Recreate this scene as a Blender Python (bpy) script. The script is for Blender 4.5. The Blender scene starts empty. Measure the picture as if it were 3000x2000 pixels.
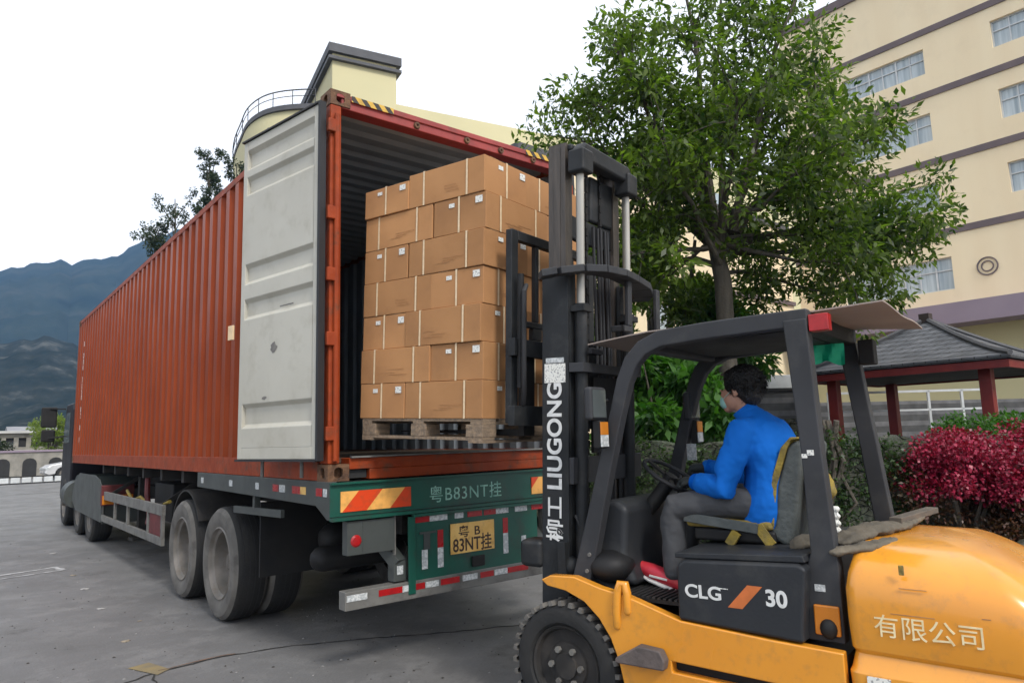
import bpy, math, random
import numpy as np
from mathutils import Vector, Matrix
random.seed(7); rng = np.random.default_rng(7)
sc = bpy.context.scene
COL = sc.collection
PI = math.pi
R = math.radians
# ------------------------------------------------------------------ camera, sky, sun, exposure
cam_d = bpy.data.cameras.new('camera'); cam = bpy.data.objects.new('camera', cam_d); COL.objects.link(cam)
yaw, pitch, roll = R(-39.2165), R(7.7332), R(-1.6087)
fwd = Vector((-math.sin(yaw)*math.cos(pitch), math.cos(yaw)*math.cos(pitch), math.sin(pitch)))
rt = fwd.cross(Vector((0, 0, 1))).normalized(); up = rt.cross(fwd)
rt2 = math.cos(roll)*rt + math.sin(roll)*up; up2 = -math.sin(roll)*rt + math.cos(roll)*up
cam.matrix_world = Matrix(((rt2.x, up2.x, -fwd.x, -2.1096), (rt2.y, up2.y, -fwd.y, -4.6501), (rt2.z, up2.z, -fwd.z, 1.6143), (0, 0, 0, 1)))
cam_d.sensor_width = 36; cam_d.lens = 24.583; cam_d.clip_start = .05; cam_d.clip_end = 9000
sc.camera = cam
w = bpy.data.worlds.new('World'); sc.world = w; w.use_nodes = True
nt = w.node_tree; nt.nodes.clear()
wo = nt.nodes.new('ShaderNodeOutputWorld'); bg = nt.nodes.new('ShaderNodeBackground')
sky = nt.nodes.new('ShaderNodeTexSky'); sky.sky_type = 'NISHITA'; sky.sun_disc = False
SUN_EL, SUN_AZ = 44, 188          # azimuth the light comes from, clockwise from +Y
sky.sun_elevation = R(SUN_EL); sky.sun_rotation = R(SUN_AZ); sky.dust_density = 4; sky.air_density = 1
scl = nt.nodes.new('ShaderNodeVectorMath'); scl.operation = 'SCALE'; scl.inputs['Scale'].default_value = .1
mxw = nt.nodes.new('ShaderNodeMixRGB'); mxw.inputs[0].default_value = .88
mxw.inputs[2].default_value = (1.0, 1.01, 1.03, 1)      # the closed white cloud layer
nt.links.new(sky.outputs[0], scl.inputs[0]); nt.links.new(scl.outputs[0], mxw.inputs[1])
nt.links.new(mxw.outputs[0], bg.inputs[0]); bg.inputs[1].default_value = 1.22
nt.links.new(bg.outputs[0], wo.inputs[0])
sl = bpy.data.lights.new('sun', 'SUN'); sl.energy = 2.2; sl.angle = R(12); sl.color = (1, .96, .9)
so = bpy.data.objects.new('sun', sl); COL.objects.link(so)
sd = Vector((math.sin(R(SUN_AZ))*math.cos(R(SUN_EL)), math.cos(R(SUN_AZ))*math.cos(R(SUN_EL)), math.sin(R(SUN_EL))))
so.rotation_euler = sd.to_track_quat('Z', 'Y').to_euler(); so.location = (-5, -10, 30)
sc.view_settings.view_transform = 'Standard'; sc.view_settings.look = 'None'
sc.view_settings.exposure = 0.38; sc.view_settings.gamma = 1
sc.cycles.max_bounces = 6; sc.cycles.volume_bounces = 0; sc.cycles.transparent_max_bounces = 8
sc.cycles.use_denoising = True
# ------------------------------------------------------------------ materials
def M(name, c1, c2=None, scale=3., rough=.6, metal=0., bump=0., bscale=None, rv=.1, stain=None, sscale=1., samt=.5, coat=0., detail=6, stretch=None, clamp=(.35, .65), spec=None, rand=0.):
    m = bpy.data.materials.new(name); m.use_nodes = True; t = m.node_tree; N = t.nodes; L = t.links
    b = N['Principled BSDF']; b.inputs['Metallic'].default_value = metal
    if spec is not None: b.inputs['Specular IOR Level'].default_value = spec
    tc = N.new('ShaderNodeTexCoord'); src = tc.outputs['Object']
    if stretch:
        mp = N.new('ShaderNodeMapping'); mp.inputs['Scale'].default_value = stretch; L.new(src, mp.inputs[0]); src2 = mp.outputs[0]
    else: src2 = src
    n = N.new('ShaderNodeTexNoise'); n.inputs['Scale'].default_value = scale; n.inputs['Detail'].default_value = detail; L.new(src2, n.inputs['Vector'])
    cr = N.new('ShaderNodeMapRange'); cr.inputs[1].default_value = clamp[0]; cr.inputs[2].default_value = clamp[1]; L.new(n.outputs[0], cr.inputs[0])
    mx = N.new('ShaderNodeMixRGB'); mx.inputs[1].default_value = (*c1, 1); mx.inputs[2].default_value = (*(c2 or tuple(x*.82 for x in c1)), 1)
    L.new(cr.outputs[0], mx.inputs[0]); out = mx.outputs[0]
    if stain:
        n2 = N.new('ShaderNodeTexNoise'); n2.inputs['Scale'].default_value = sscale; n2.inputs['Detail'].default_value = 8; n2.inputs['Roughness'].default_value = .65; L.new(src, n2.inputs['Vector'])
        c2_ = N.new('ShaderNodeMapRange'); c2_.inputs[1].default_value = .52; c2_.inputs[2].default_value = .72; c2_.inputs[4].default_value = samt; L.new(n2.outputs[0], c2_.inputs[0])
        m2 = N.new('ShaderNodeMixRGB'); m2.inputs[2].default_value = (*stain, 1); L.new(out, m2.inputs[1]); L.new(c2_.outputs[0], m2.inputs[0]); out = m2.outputs[0]
    if rand:
        oi = N.new('ShaderNodeObjectInfo'); hs = N.new('ShaderNodeMapRange'); hs.inputs[3].default_value = 1-rand; hs.inputs[4].default_value = 1+rand; L.new(oi.outputs['Random'], hs.inputs[0])
        vs_ = N.new('ShaderNodeVectorMath'); vs_.operation = 'SCALE'; L.new(out, vs_.inputs[0]); L.new(hs.outputs[0], vs_.inputs['Scale']); out = vs_.outputs[0]
    L.new(out, b.inputs['Base Color'])
    rr = N.new('ShaderNodeMapRange'); rr.inputs[3].default_value = max(.03, rough-rv); rr.inputs[4].default_value = min(1, rough+rv); L.new(n.outputs[0], rr.inputs[0]); L.new(rr.outputs[0], b.inputs['Roughness'])
    if coat: b.inputs['Coat Weight'].default_value = coat; b.inputs['Coat Roughness'].default_value = .12
    if bump:
        nb = N.new('ShaderNodeTexNoise'); nb.inputs['Scale'].default_value = bscale or scale*4; nb.inputs['Detail'].default_value = 5; L.new(src, nb.inputs['Vector'])
        bp = N.new('ShaderNodeBump'); bp.inputs['Strength'].default_value = bump; bp.inputs['Distance'].default_value = .02; L.new(nb.outputs[0], bp.inputs['Height']); L.new(bp.outputs[0], b.inputs['Normal'])
    return m
def leafmat(name, c1, c2, trans=.4, dead=None):
    m = bpy.data.materials.new(name); m.use_nodes = True; t = m.node_tree; N = t.nodes; L = t.links
    N.clear(); o = N.new('ShaderNodeOutputMaterial')
    tc = N.new('ShaderNodeTexCoord'); n = N.new('ShaderNodeTexNoise'); n.inputs['Scale'].default_value = .7; n.inputs['Detail'].default_value = 4; L.new(tc.outputs['Object'], n.inputs['Vector'])
    g = N.new('ShaderNodeNewGeometry'); ad = N.new('ShaderNodeMath'); ad.operation = 'MULTIPLY_ADD'; ad.inputs[1].default_value = .7; L.new(g.outputs['Random Per Island'], ad.inputs[0]); L.new(n.outputs[0], ad.inputs[2])
    mr = N.new('ShaderNodeMapRange'); mr.inputs[1].default_value = .4; mr.inputs[2].default_value = 1.2; L.new(ad.outputs[0], mr.inputs[0])
    mx = N.new('ShaderNodeMixRGB'); mx.inputs[1].default_value = (*c1, 1); mx.inputs[2].default_value = (*c2, 1); L.new(mr.outputs[0], mx.inputs[0])
    p = N.new('ShaderNodeBsdfPrincipled'); p.inputs['Roughness'].default_value = .42; L.new(mx.outputs[0], p.inputs['Base Color'])
    tr = N.new('ShaderNodeBsdfTranslucent'); m2 = N.new('ShaderNodeMixRGB'); m2.blend_type = 'MULTIPLY'; m2.inputs[0].default_value = 1; m2.inputs[2].default_value = (1.5, 1.9, .6, 1)
    L.new(mx.outputs[0], m2.inputs[1]); L.new(m2.outputs[0], tr.inputs[0])
    s = N.new('ShaderNodeMixShader'); s.inputs[0].default_value = trans; L.new(p.outputs[0], s.inputs[1]); L.new(tr.outputs[0], s.inputs[2]); L.new(s.outputs[0], o.inputs[0])
    return m
def stripes(name, ca, cb, freq, ang, rough=.4, axes='xz'):
    """painted diagonal stripes, as they are printed on the board"""
    m = bpy.data.materials.new(name); m.use_nodes = True; t = m.node_tree; N = t.nodes; L = t.links; b = N['Principled BSDF']; b.inputs['Roughness'].default_value = rough
    tc = N.new('ShaderNodeTexCoord'); sp = N.new('ShaderNodeSeparateXYZ'); L.new(tc.outputs['Object'], sp.inputs[0])
    a = N.new('ShaderNodeMath'); a.operation = 'MULTIPLY'; a.inputs[1].default_value = math.cos(R(ang))*freq; L.new(sp.outputs['X'], a.inputs[0])
    c = N.new('ShaderNodeMath'); c.operation = 'MULTIPLY_ADD'; c.inputs[1].default_value = math.sin(R(ang))*freq; L.new(sp.outputs['Z'], c.inputs[0]); L.new(a.outputs[0], c.inputs[2])
    f = N.new('ShaderNodeMath'); f.operation = 'FRACT'; L.new(c.outputs[0], f.inputs[0])
    g = N.new('ShaderNodeMath'); g.operation = 'GREATER_THAN'; g.inputs[1].default_value = .5; L.new(f.outputs[0], g.inputs[0])
    n = N.new('ShaderNodeTexNoise'); n.inputs['Scale'].default_value = 14; n.inputs['Detail'].default_value = 6; L.new(tc.outputs['Object'], n.inputs['Vector'])
    mx = N.new('ShaderNodeMixRGB'); mx.inputs[1].default_value = (*ca, 1); mx.inputs[2].default_value = (*cb, 1); L.new(g.outputs[0], mx.inputs[0])
    m2 = N.new('ShaderNodeMixRGB'); m2.inputs[2].default_value = (.12, .07, .03, 1); r2 = N.new('ShaderNodeMapRange'); r2.inputs[1].default_value = .5; r2.inputs[2].default_value = .8; r2.inputs[4].default_value = .55
    L.new(n.outputs[0], r2.inputs[0]); L.new(r2.outputs[0], m2.inputs[0]); L.new(mx.outputs[0], m2.inputs[1]); L.new(m2.outputs[0], b.inputs['Base Color'])
    return m
def brickmat(name, c1, c2, mortar, scale, bw=.5, bh=.25, msz=.02, axes='YZ', offset=.5, bump=.4, rough=.8, moss=None):
    m = bpy.data.materials.new(name); m.use_nodes = True; t = m.node_tree; N = t.nodes; L = t.links; b = N['Principled BSDF']; b.inputs['Roughness'].default_value = rough
    tc = N.new('ShaderNodeTexCoord'); sp = N.new('ShaderNodeSeparateXYZ'); L.new(tc.outputs['Object'], sp.inputs[0]); cb = N.new('ShaderNodeCombineXYZ')
    if axes == 'XYZ':
        ad = N.new('ShaderNodeMath'); L.new(sp.outputs[0], ad.inputs[0]); L.new(sp.outputs[1], ad.inputs[1]); L.new(ad.outputs[0], cb.inputs[0]); L.new(sp.outputs[2], cb.inputs[1])
    else:
        L.new(sp.outputs['XYZ'.index(axes[0])], cb.inputs[0]); L.new(sp.outputs['XYZ'.index(axes[1])], cb.inputs[1])
    br = N.new('ShaderNodeTexBrick'); br.inputs['Scale'].default_value = scale; br.inputs['Brick Width'].default_value = bw; br.inputs['Row Height'].default_value = bh; br.inputs['Mortar Size'].default_value = msz
    br.inputs['Color1'].default_value = (*c1, 1); br.inputs['Color2'].default_value = (*c2, 1); br.inputs['Mortar'].default_value = (*mortar, 1); br.offset = offset
    L.new(cb.outputs[0], br.inputs['Vector'])
    n = N.new('ShaderNodeTexNoise'); n.inputs['Scale'].default_value = 3; n.inputs['Detail'].default_value = 8; L.new(tc.outputs['Object'], n.inputs['Vector'])
    mr = N.new('ShaderNodeMapRange'); mr.inputs[1].default_value = .3; mr.inputs[2].default_value = .7; mr.inputs[3].default_value = .6; mr.inputs[4].default_value = 1.15; L.new(n.outputs[0], mr.inputs[0])
    v = N.new('ShaderNodeVectorMath'); v.operation = 'SCALE'; L.new(br.outputs[0], v.inputs[0]); L.new(mr.outputs[0], v.inputs['Scale']); out = v.outputs[0]
    L.new(out, b.inputs['Base Color'])
    bp = N.new('ShaderNodeBump'); bp.invert = True; bp.inputs['Strength'].default_value = bump; bp.inputs['Distance'].default_value = .02; L.new(br.outputs['Fac'], bp.inputs['Height']); L.new(bp.outputs[0], b.inputs['Normal'])
    return m
def rubble(name, cols, scale=5., moss=(.07, .1, .03)):
    """rubble stone masonry: voronoi cells with their own tint and dark joints, moss on top"""
    m = bpy.data.materials.new(name); m.use_nodes = True; t = m.node_tree; N = t.nodes; L = t.links; b = N['Principled BSDF']; b.inputs['Roughness'].default_value = .9
    tc = N.new('ShaderNodeTexCoord'); mp = N.new('ShaderNodeMapping'); mp.inputs['Scale'].default_value = (1, 1, 1.6); L.new(tc.outputs['Object'], mp.inputs[0])
    nz = N.new('ShaderNodeTexNoise'); nz.inputs['Scale'].default_value = 3; L.new(mp.outputs[0], nz.inputs['Vector'])
    ad = N.new('ShaderNodeVectorMath'); ad.operation = 'MULTIPLY_ADD'; ad.inputs[1].default_value = (.25,)*3; L.new(nz.outputs['Color'], ad.inputs[0]); L.new(mp.outputs[0], ad.inputs[2])
    v = N.new('ShaderNodeTexVoronoi'); v.inputs['Scale'].default_value = scale; L.new(ad.outputs[0], v.inputs['Vector'])
    e = N.new('ShaderNodeTexVoronoi'); e.feature = 'DISTANCE_TO_EDGE'; e.inputs['Scale'].default_value = scale; L.new(ad.outputs[0], e.inputs['Vector'])
    sp = N.new('ShaderNodeSeparateXYZ'); L.new(v.outputs['Color'], sp.inputs[0])
    ramp = N.new('ShaderNodeValToRGB'); ramp.color_ramp.interpolation = 'LINEAR'
    for i, c in enumerate(cols):
        el = ramp.color_ramp.elements[i] if i < 2 else ramp.color_ramp.elements.new(i/(len(cols)-1))
        el.position = i/(len(cols)-1); el.color = (*c, 1)
    L.new(sp.outputs[0], ramp.inputs[0])
    n = N.new('ShaderNodeTexNoise'); n.inputs['Scale'].default_value = 1.7; n.inputs['Detail'].default_value = 9; n.inputs['Roughness'].default_value = .7; L.new(tc.outputs['Object'], n.inputs['Vector'])
    mr = N.new('ShaderNodeMapRange'); mr.inputs[1].default_value = .42; mr.inputs[2].default_value = .62; mr.inputs[4].default_value = .8; L.new(n.outputs[0], mr.inputs[0])
    mm = N.new('ShaderNodeMixRGB'); mm.inputs[2].default_value = (*moss, 1); L.new(mr.outputs[0], mm.inputs[0]); L.new(ramp.outputs[0], mm.inputs[1])
    je = N.new('ShaderNodeMapRange'); je.inputs[1].default_value = .0; je.inputs[2].default_value = .06; je.inputs[3].default_value = .25; L.new(e.outputs['Distance'], je.inputs[0])
    sc_ = N.new('ShaderNodeVectorMath'); sc_.operation = 'SCALE'; L.new(mm.outputs[0], sc_.inputs[0]); L.new(je.outputs[0], sc_.inputs['Scale']); L.new(sc_.outputs[0], b.inputs['Base Color'])
    n3 = N.new('ShaderNodeTexNoise'); n3.inputs['Scale'].default_value = 25; n3.inputs['Detail'].default_value = 5; L.new(tc.outputs['Object'], n3.inputs['Vector'])
    a2 = N.new('ShaderNodeMath'); a2.operation = 'MULTIPLY_ADD'; a2.inputs[1].default_value = .4; L.new(n3.outputs[0], a2.inputs[0]); L.new(je.outputs[0], a2.inputs[2])
    bp = N.new('ShaderNodeBump'); bp.inputs['Strength'].default_value = .9; bp.inputs['Distance'].default_value = .05; L.new(a2.outputs[0], bp.inputs['Height']); L.new(bp.outputs[0], b.inputs['Normal'])
    return m
# ------------------------------------------------------------------ mesh helpers
class MB:
    def __init__(s, mat=None): s.v = []; s.f = []; s.T = mat
    def _add(s, vs, fs):
        b = len(s.v)
        s.v += [tuple(s.T @ Vector(p)) if s.T else tuple(p) for p in vs]
        s.f += [tuple(i+b for i in f) for f in fs]; return s
    def box(s, x0, x1, y0, y1, z0, z1):
        return s._add([(x0,y0,z0),(x1,y0,z0),(x1,y1,z0),(x0,y1,z0),(x0,y0,z1),(x1,y0,z1),(x1,y1,z1),(x0,y1,z1)],
                      [(0,3,2,1),(4,5,6,7),(0,1,5,4),(1,2,6,5),(2,3,7,6),(3,0,4,7)])
    def bar(s, p, q, w, h, up=(0, 0, 1)):
        p, q = Vector(p), Vector(q); d = (q-p).normalized(); u = Vector(up); r = d.cross(u)
        if r.length < 1e-4: r = d.cross(Vector((1, 0, 0)))
        r.normalize(); u = r.cross(d)
        vs = []
        for c in (p, q):
            for a, b in ((-1,-1),(1,-1),(1,1),(-1,1)): vs.append(c + r*a*w/2 + u*b*h/2)
        return s._add(vs, [(0,3,2,1),(4,5,6,7),(0,1,5,4),(1,2,6,5),(2,3,7,6),(3,0,4,7)])
    def tube(s, pts, r, n=10, cap=True, ell=None, round_=False):
        """tube along pts; r float or list; ell = (a, b) scale pair or list of pairs"""
        pts = [Vector(p) for p in pts]; k = len(pts)
        rs = list(r) if hasattr(r, '__len__') else [r]*k
        es = ell if isinstance(ell, list) else [ell or (1, 1)]*k
        if round_:
            d0 = (pts[0]-pts[1]).normalized(); d1 = (pts[-1]-pts[-2]).normalized(); r0, r1 = rs[0], rs[-1]
            pre = [(pts[0]+d0*r0*a, r0*b) for a, b in ((.98, .2), (.8, .6), (.45, .89))]
            post = [(pts[-1]+d1*r1*a, r1*b) for a, b in ((.45, .89), (.8, .6), (.98, .2))]
            pts = [p for p, _ in pre]+pts+[p for p, _ in post]; rs = [q for _, q in pre]+rs+[q for _, q in post]
            es = [es[0]]*3+es+[es[-1]]*3; k = len(pts)
        vs = []; ref = None
        for i, p in enumerate(pts):
            d = (pts[min(i+1, k-1)]-pts[max(i-1, 0)]).normalized()
            if ref is None:
                ref = Vector((1, 0, 0)) if abs(d.x) < .8 else Vector((0, 1, 0))
            a = (ref - d*ref.dot(d)).normalized(); ref = a; b = d.cross(a)
            for j in range(n):
                t = 2*PI*j/n; vs.append(p + a*math.cos(t)*rs[i]*es[i][0] + b*math.sin(t)*rs[i]*es[i][1])
        fs = [(i*n+j, i*n+(j+1) % n, (i+1)*n+(j+1) % n, (i+1)*n+j) for i in range(k-1) for j in range(n)]
        if cap: fs += [tuple(range(n))[::-1], tuple(range((k-1)*n, k*n))]
        return s._add(vs, fs)
    def prism(s, poly, axis, a0, a1):
        """extrude a 2D polygon along an axis; the 2D axes are the other two in order"""
        n = len(poly); o = [i for i in range(3) if i != axis]; vs = []
        for a in (a0, a1):
            for p in poly:
                v = [0, 0, 0]; v[axis] = a; v[o[0]] = p[0]; v[o[1]] = p[1]; vs.append(v)
        return s._add(vs, [tuple(range(n))[::-1], tuple(range(n, 2*n))]+[(i, (i+1) % n, n+(i+1) % n, n+i) for i in range(n)])
    def lathe(s, prof, c, axis=0, n=32):
        """prof: list of (offset along axis, radius)"""
        o = [i for i in range(3) if i != axis]; vs = []; k = len(prof)
        for a, r in prof:
            for j in range(n):
                t = 2*PI*j/n; v = [0, 0, 0]; v[axis] = c[axis]+a; v[o[0]] = c[o[0]]+r*math.cos(t); v[o[1]] = c[o[1]]+r*math.sin(t); vs.append(v)
        return s._add(vs, [(i*n+j, i*n+(j+1) % n, (i+1)*n+(j+1) % n, (i+1)*n+j) for i in range(k-1) for j in range(n)])
    def ball(s, c, r, n=12, m=8):
        rx, ry, rz = r if hasattr(r, '__len__') else (r, r, r); vs = []
        for i in range(m+1):
            a = PI*i/m
            for j in range(n):
                t = 2*PI*j/n; vs.append((c[0]+rx*max(math.sin(a), .02)*math.cos(t), c[1]+ry*max(math.sin(a), .02)*math.sin(t), c[2]+rz*math.cos(a)))
        return s._add(vs, [(i*n+j, (i+1)*n+j, (i+1)*n+(j+1) % n, i*n+(j+1) % n) for i in range(m) for j in range(n)]+[tuple(range(n)), tuple(range(m*n, (m+1)*n))[::-1]])
    def quad(s, a, b, c, d): return s._add([a, b, c, d], [(0, 1, 2, 3)])
    def build(s, name, mat, parent=None, bevel=0, smooth=False, seg=2, label=None):
        me = bpy.data.meshes.new(name); me.from_pydata(s.v, [], s.f)
        if mat: me.materials.append(mat)
        me.validate(); me.update()
        if smooth or bevel:
            me.polygons.foreach_set('use_smooth', [True]*len(me.polygons)); me.set_sharp_from_angle(angle=R(35))
        o = bpy.data.objects.new(name, me); COL.objects.link(o)
        if parent: o.parent = parent
        if bevel:
            m = o.modifiers.new('bevel', 'BEVEL'); m.width = bevel; m.segments = seg; m.limit_method = 'ANGLE'; m.angle_limit = R(40); m.harden_normals = True
        if label: o['label'] = label
        return o
def remesh(o, vox, smooth=4, disp=None):
    m = o.modifiers.new('remesh', 'REMESH'); m.mode = 'VOXEL'; m.voxel_size = vox; m.use_smooth_shade = True
    s = o.modifiers.new('smooth', 'SMOOTH'); s.iterations = smooth; s.factor = .5
    if disp:
        t = bpy.data.textures.new('folds', 'CLOUDS'); t.noise_scale = disp[1]; d = o.modifiers.new('folds', 'DISPLACE'); d.texture = t; d.strength = disp[0]; d.mid_level = .5; d.texture_coords = 'LOCAL'
    return o
def tag(o, label=None, cat=None, group=None, kind=None):
    if label: o['label'] = label
    if cat: o['category'] = cat
    if group: o['group'] = group
    if kind: o['kind'] = kind
    return o
def empty(name, loc=(0, 0, 0), rz=0, label=None, cat=None, group=None, rx=0):
    o = bpy.data.objects.new(name, None); COL.objects.link(o); o.location = loc; o.rotation_euler = (rx, 0, rz); o.empty_display_size = .1
    return tag(o, label, cat, group)
def copy_tree(o, parent=None):
    c = o.copy(); COL.objects.link(c); c.parent = parent
    for ch in list(o.children): copy_tree(ch, c)
    return c
def text(name, body, mat, parent, size, loc, rot, ext=.001, sx=1., align='LEFT', bold=0., sp=1.):
    """lettering as a real mesh; rot = 3x3 columns: reading direction, up, outward"""
    c = bpy.data.curves.new(name, 'FONT'); c.body = body; c.size = size; c.extrude = ext; c.align_x = align; c.offset = bold; c.space_character = sp
    t = bpy.data.objects.new(name, c); COL.objects.link(t)
    dg = bpy.context.evaluated_depsgraph_get(); me = bpy.data.meshes.new_from_object(t.evaluated_get(dg)); me.name = name
    bpy.data.objects.remove(t); me.materials.clear(); me.materials.append(mat)
    o = bpy.data.objects.new(name, me); COL.objects.link(o); o.parent = parent
    rx, ry, rz = [Vector(a).normalized() for a in rot]
    mt = Matrix(((rx.x*sx, ry.x, rz.x, loc[0]), (rx.y*sx, ry.y, rz.y, loc[1]), (rx.z*sx, ry.z, rz.z, loc[2]), (0, 0, 0, 1)))
    me.transform(mt); return o
def leaves(name, cen, spread, n, ln, wd, mat, parent=None, droop=.3, kind=None, seed=1, flat=1.):
    """many small folded leaf faces scattered in clumps: cen = list of (x, y, z), spread = radius per clump"""
    g = np.random.default_rng(seed); cen = np.array(cen, float); k = len(cen)
    spread = np.broadcast_to(np.array(spread, float), (k,))
    idx = g.choice(k, n, p=spread**2/np.sum(spread**2)); d = g.normal(size=(n, 3)); d /= np.linalg.norm(d, axis=1)[:, None]
    rad = g.random(n)**.45
    off = d*rad[:, None]*spread[idx][:, None]; off[:, 2] *= flat
    base = cen[idx]+off
    dirs = d*.7+g.normal(size=(n, 3))*.6; dirs[:, 2] -= droop; dirs /= np.linalg.norm(dirs, axis=1)[:, None]
    upv = g.normal(size=(n, 3))*.6+[0, 0, 1.]; side = np.cross(dirs, upv); side /= np.linalg.norm(side, axis=1)[:, None]+1e-9
    nrm = np.cross(side, dirs); s = (.65+.7*g.random(n))[:, None]
    L_ = ln*s; W = wd*s
    v = np.empty((n, 4, 3)); v[:, 0] = base; v[:, 1] = base+dirs*L_*.45+side*W/2+nrm*W*.18; v[:, 2] = base+dirs*L_; v[:, 3] = base+dirs*L_*.45-side*W/2+nrm*W*.18
    me = bpy.data.meshes.new(name); me.vertices.add(n*4); me.vertices.foreach_set('co', v.ravel())
    me.loops.add(n*4); me.loops.foreach_set('vertex_index', np.arange(n*4, dtype=np.int32))
    me.polygons.add(n); me.polygons.foreach_set('loop_start', np.arange(0, n*4, 4, dtype=np.int32))
    me.materials.append(mat); me.update(calc_edges=True); me.validate()
    o = bpy.data.objects.new(name, me); COL.objects.link(o); o.parent = parent
    return o
# ------------------------------------------------------------------ palette
m_orange = M('container paint', (.29, .052, .012), (.235, .04, .009), 1.2, .4, bump=.08, bscale=9, stain=(.2, .035, .01), sscale=2.2, samt=.3, spec=.16)
m_redpaint = M('header paint', (.34, .05, .04), (.26, .035, .03), 3, .5, bump=.2, bscale=20, stain=(.12, .04, .03), sscale=6, samt=.7)
m_door = M('door inner paint', (.50, .48, .41), (.44, .42, .355), 1.5, .5, bump=.08, bscale=6, stain=(.3, .27, .2), sscale=5, samt=.4, detail=9)
m_intr = M('interior paint', (.27, .31, .35), (.21, .25, .28), 2, .42, bump=.15, bscale=8)
m_rust = M('rusty casting', (.17, .085, .04), (.09, .045, .025), 14, .8, bump=.6, bscale=40, stain=(.03, .02, .015), sscale=20, samt=.8)
m_rustor = M('rusty orange paint', (.32, .05, .01), (.24, .036, .009), 6, .55, bump=.3, bscale=20, stain=(.09, .05, .03), sscale=7, samt=.9, spec=.25)
m_rubber = M('rubber seal', (.02, .02, .022), None, 5, .6)
m_black = M('black steel', (.01, .01, .011), (.018, .017, .016), 5, .6, bump=.1, spec=.3)
m_under = M('dusty chassis steel', (.02, .019, .018), (.035, .032, .03), 4, .75, bump=.2, stain=(.075, .065, .055), sscale=5, samt=.5, spec=.3)
m_tyre = M('tyre tread rubber', (.013, .013, .013), (.022, .021, .02), 6, .8, bump=.2)
m_tyred = M('dusty tyre sidewall', (.15, .14, .125), (.09, .084, .076), 5, .85, bump=.15, stain=(.04, .037, .033), sscale=7, samt=.6)
m_rim = M('dusty steel rim', (.19, .17, .15), (.12, .11, .095), 6, .6, bump=.1, stain=(.12, .09, .06), sscale=9, samt=.7)
m_green = M('trailer green paint', (.004, .085, .055), (.006, .065, .045), 3, .42, bump=.12, bscale=10, stain=(.035, .04, .03), sscale=5, samt=.7)
m_grey = M('trailer grey paint', (.062, .07, .066), (.05, .056, .052), 3, .5, bump=.1, stain=(.04, .038, .034), sscale=5, samt=.6)
m_greybar = M('scuffed guard steel', (.17, .165, .15), (.12, .115, .105), 4, .6, bump=.15, stain=(.06, .05, .045), sscale=8, samt=.7)
m_board = stripes('striped reflective board', (.85, .42, .10), (.68, .055, .008), 3.6, -42)
m_yb = stripes('yellow black stripes', (.62, .38, .05), (.03, .025, .02), 13, 40, .5)
m_white = M('white print', (.72, .72, .70), (.6, .6, .58), 30, .5)
m_wgreen = M('pale green brushed lettering', (.35, .6, .5), (.15, .35, .27), 25, .5)
m_redref = M('red reflector', (.42, .012, .014), (.3, .01, .012), 20, .3)
m_dullred = M('dull maroon paint', (.13, .012, .012), (.08, .012, .012), 6, .6)
m_silver = M('white reflective tape', (.62, .63, .62), (.4, .42, .42), 60, .35, clamp=(.45, .55))
m_yplate = M('yellow plate', (.86, .56, .18), (.74, .42, .1), 8, .4, stain=(.3, .16, .05), sscale=12, samt=.6)
m_ink = M('dark plate lettering', (.05, .02, .01), None, 8, .5)
m_amber = M('amber lens', (.6, .2, .02), None, 8, .2)
m_card = M('cardboard', (.46, .235, .1), (.4, .2, .085), 1.6, .75, bump=.25, bscale=5, stain=(.3, .15, .07), sscale=2.4, samt=.55, spec=.2, rand=.13)
m_card2 = M('cardboard flap print', (.36, .17, .065), (.42, .21, .085), 20, .75, clamp=(.45, .55))
m_strap = M('cream packing strap', (.78, .6, .38), None, 30, .4)
m_sticker = M('white paper label', (.75, .74, .68), (.33, .33, .32), 90, .6, clamp=(.55, .6))
m_tape = M('pale tape', (.75, .55, .33), None, 10, .45)
m_pallet = M('weathered pallet wood', (.28, .2, .13), (.16, .12, .085), 6, .85, bump=.4, bscale=30, stretch=(1, 8, 8))
m_mast = M('mast charcoal paint', (.02, .022, .024), (.014, .015, .016), 4, .5, bump=.06, spec=.3, stain=(.075, .07, .065), sscale=5, samt=.4)
m_mastb = M('greased mast rail', (.085, .07, .058), (.055, .047, .04), 5, .4, metal=.3, bump=.1, stretch=(6, 6, .6))
m_chrome = M('polished cylinder rod', (.5, .47, .4), (.36, .34, .3), 5, .35, metal=.4, stretch=(1, 1, .2))
m_guard = M('guard charcoal paint', (.045, .046, .05), (.034, .035, .038), 2.5, .55, bump=.05, spec=.25, stain=(.1, .098, .09), sscale=4, samt=.35)
m_hood = M('hood plastic', (.028, .03, .034), (.021, .023, .026), 2.5, .48, bump=.06, spec=.3, bscale=60, stain=(.09, .088, .08), sscale=4, samt=.3)
m_yel = M('forklift orange yellow paint', (.76, .315, .03), (.70, .27, .02), 2.0, .25, coat=.6, bump=.03, bscale=10, stain=(.4, .19, .05), sscale=16, samt=.45, rv=.08, detail=10)
m_mat = M('ribbed rubber mat', (.02, .02, .02), None, 5, .6)
m_seat = M('worn seat vinyl', (.09, .1, .095), (.06, .068, .066), 9, .6, bump=.3, bscale=30)
m_olive = M('worn yellow foam', (.34, .24, .035), (.2, .15, .04), 11, .85, bump=.6, bscale=30, stain=(.12, .1, .05), sscale=14, samt=.7)
m_sheet = M('hardboard roof sheet', (.34, .275, .235), (.29, .235, .2), 2, .6)
m_glass = M('dark mirror glass', (.1, .115, .115), None, 3, .08, rv=.03)  # base colour raised to put reflected sky into the glass
m_skin = M('skin', (.46, .25, .17), (.4, .2, .14), 8, .5)
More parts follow.
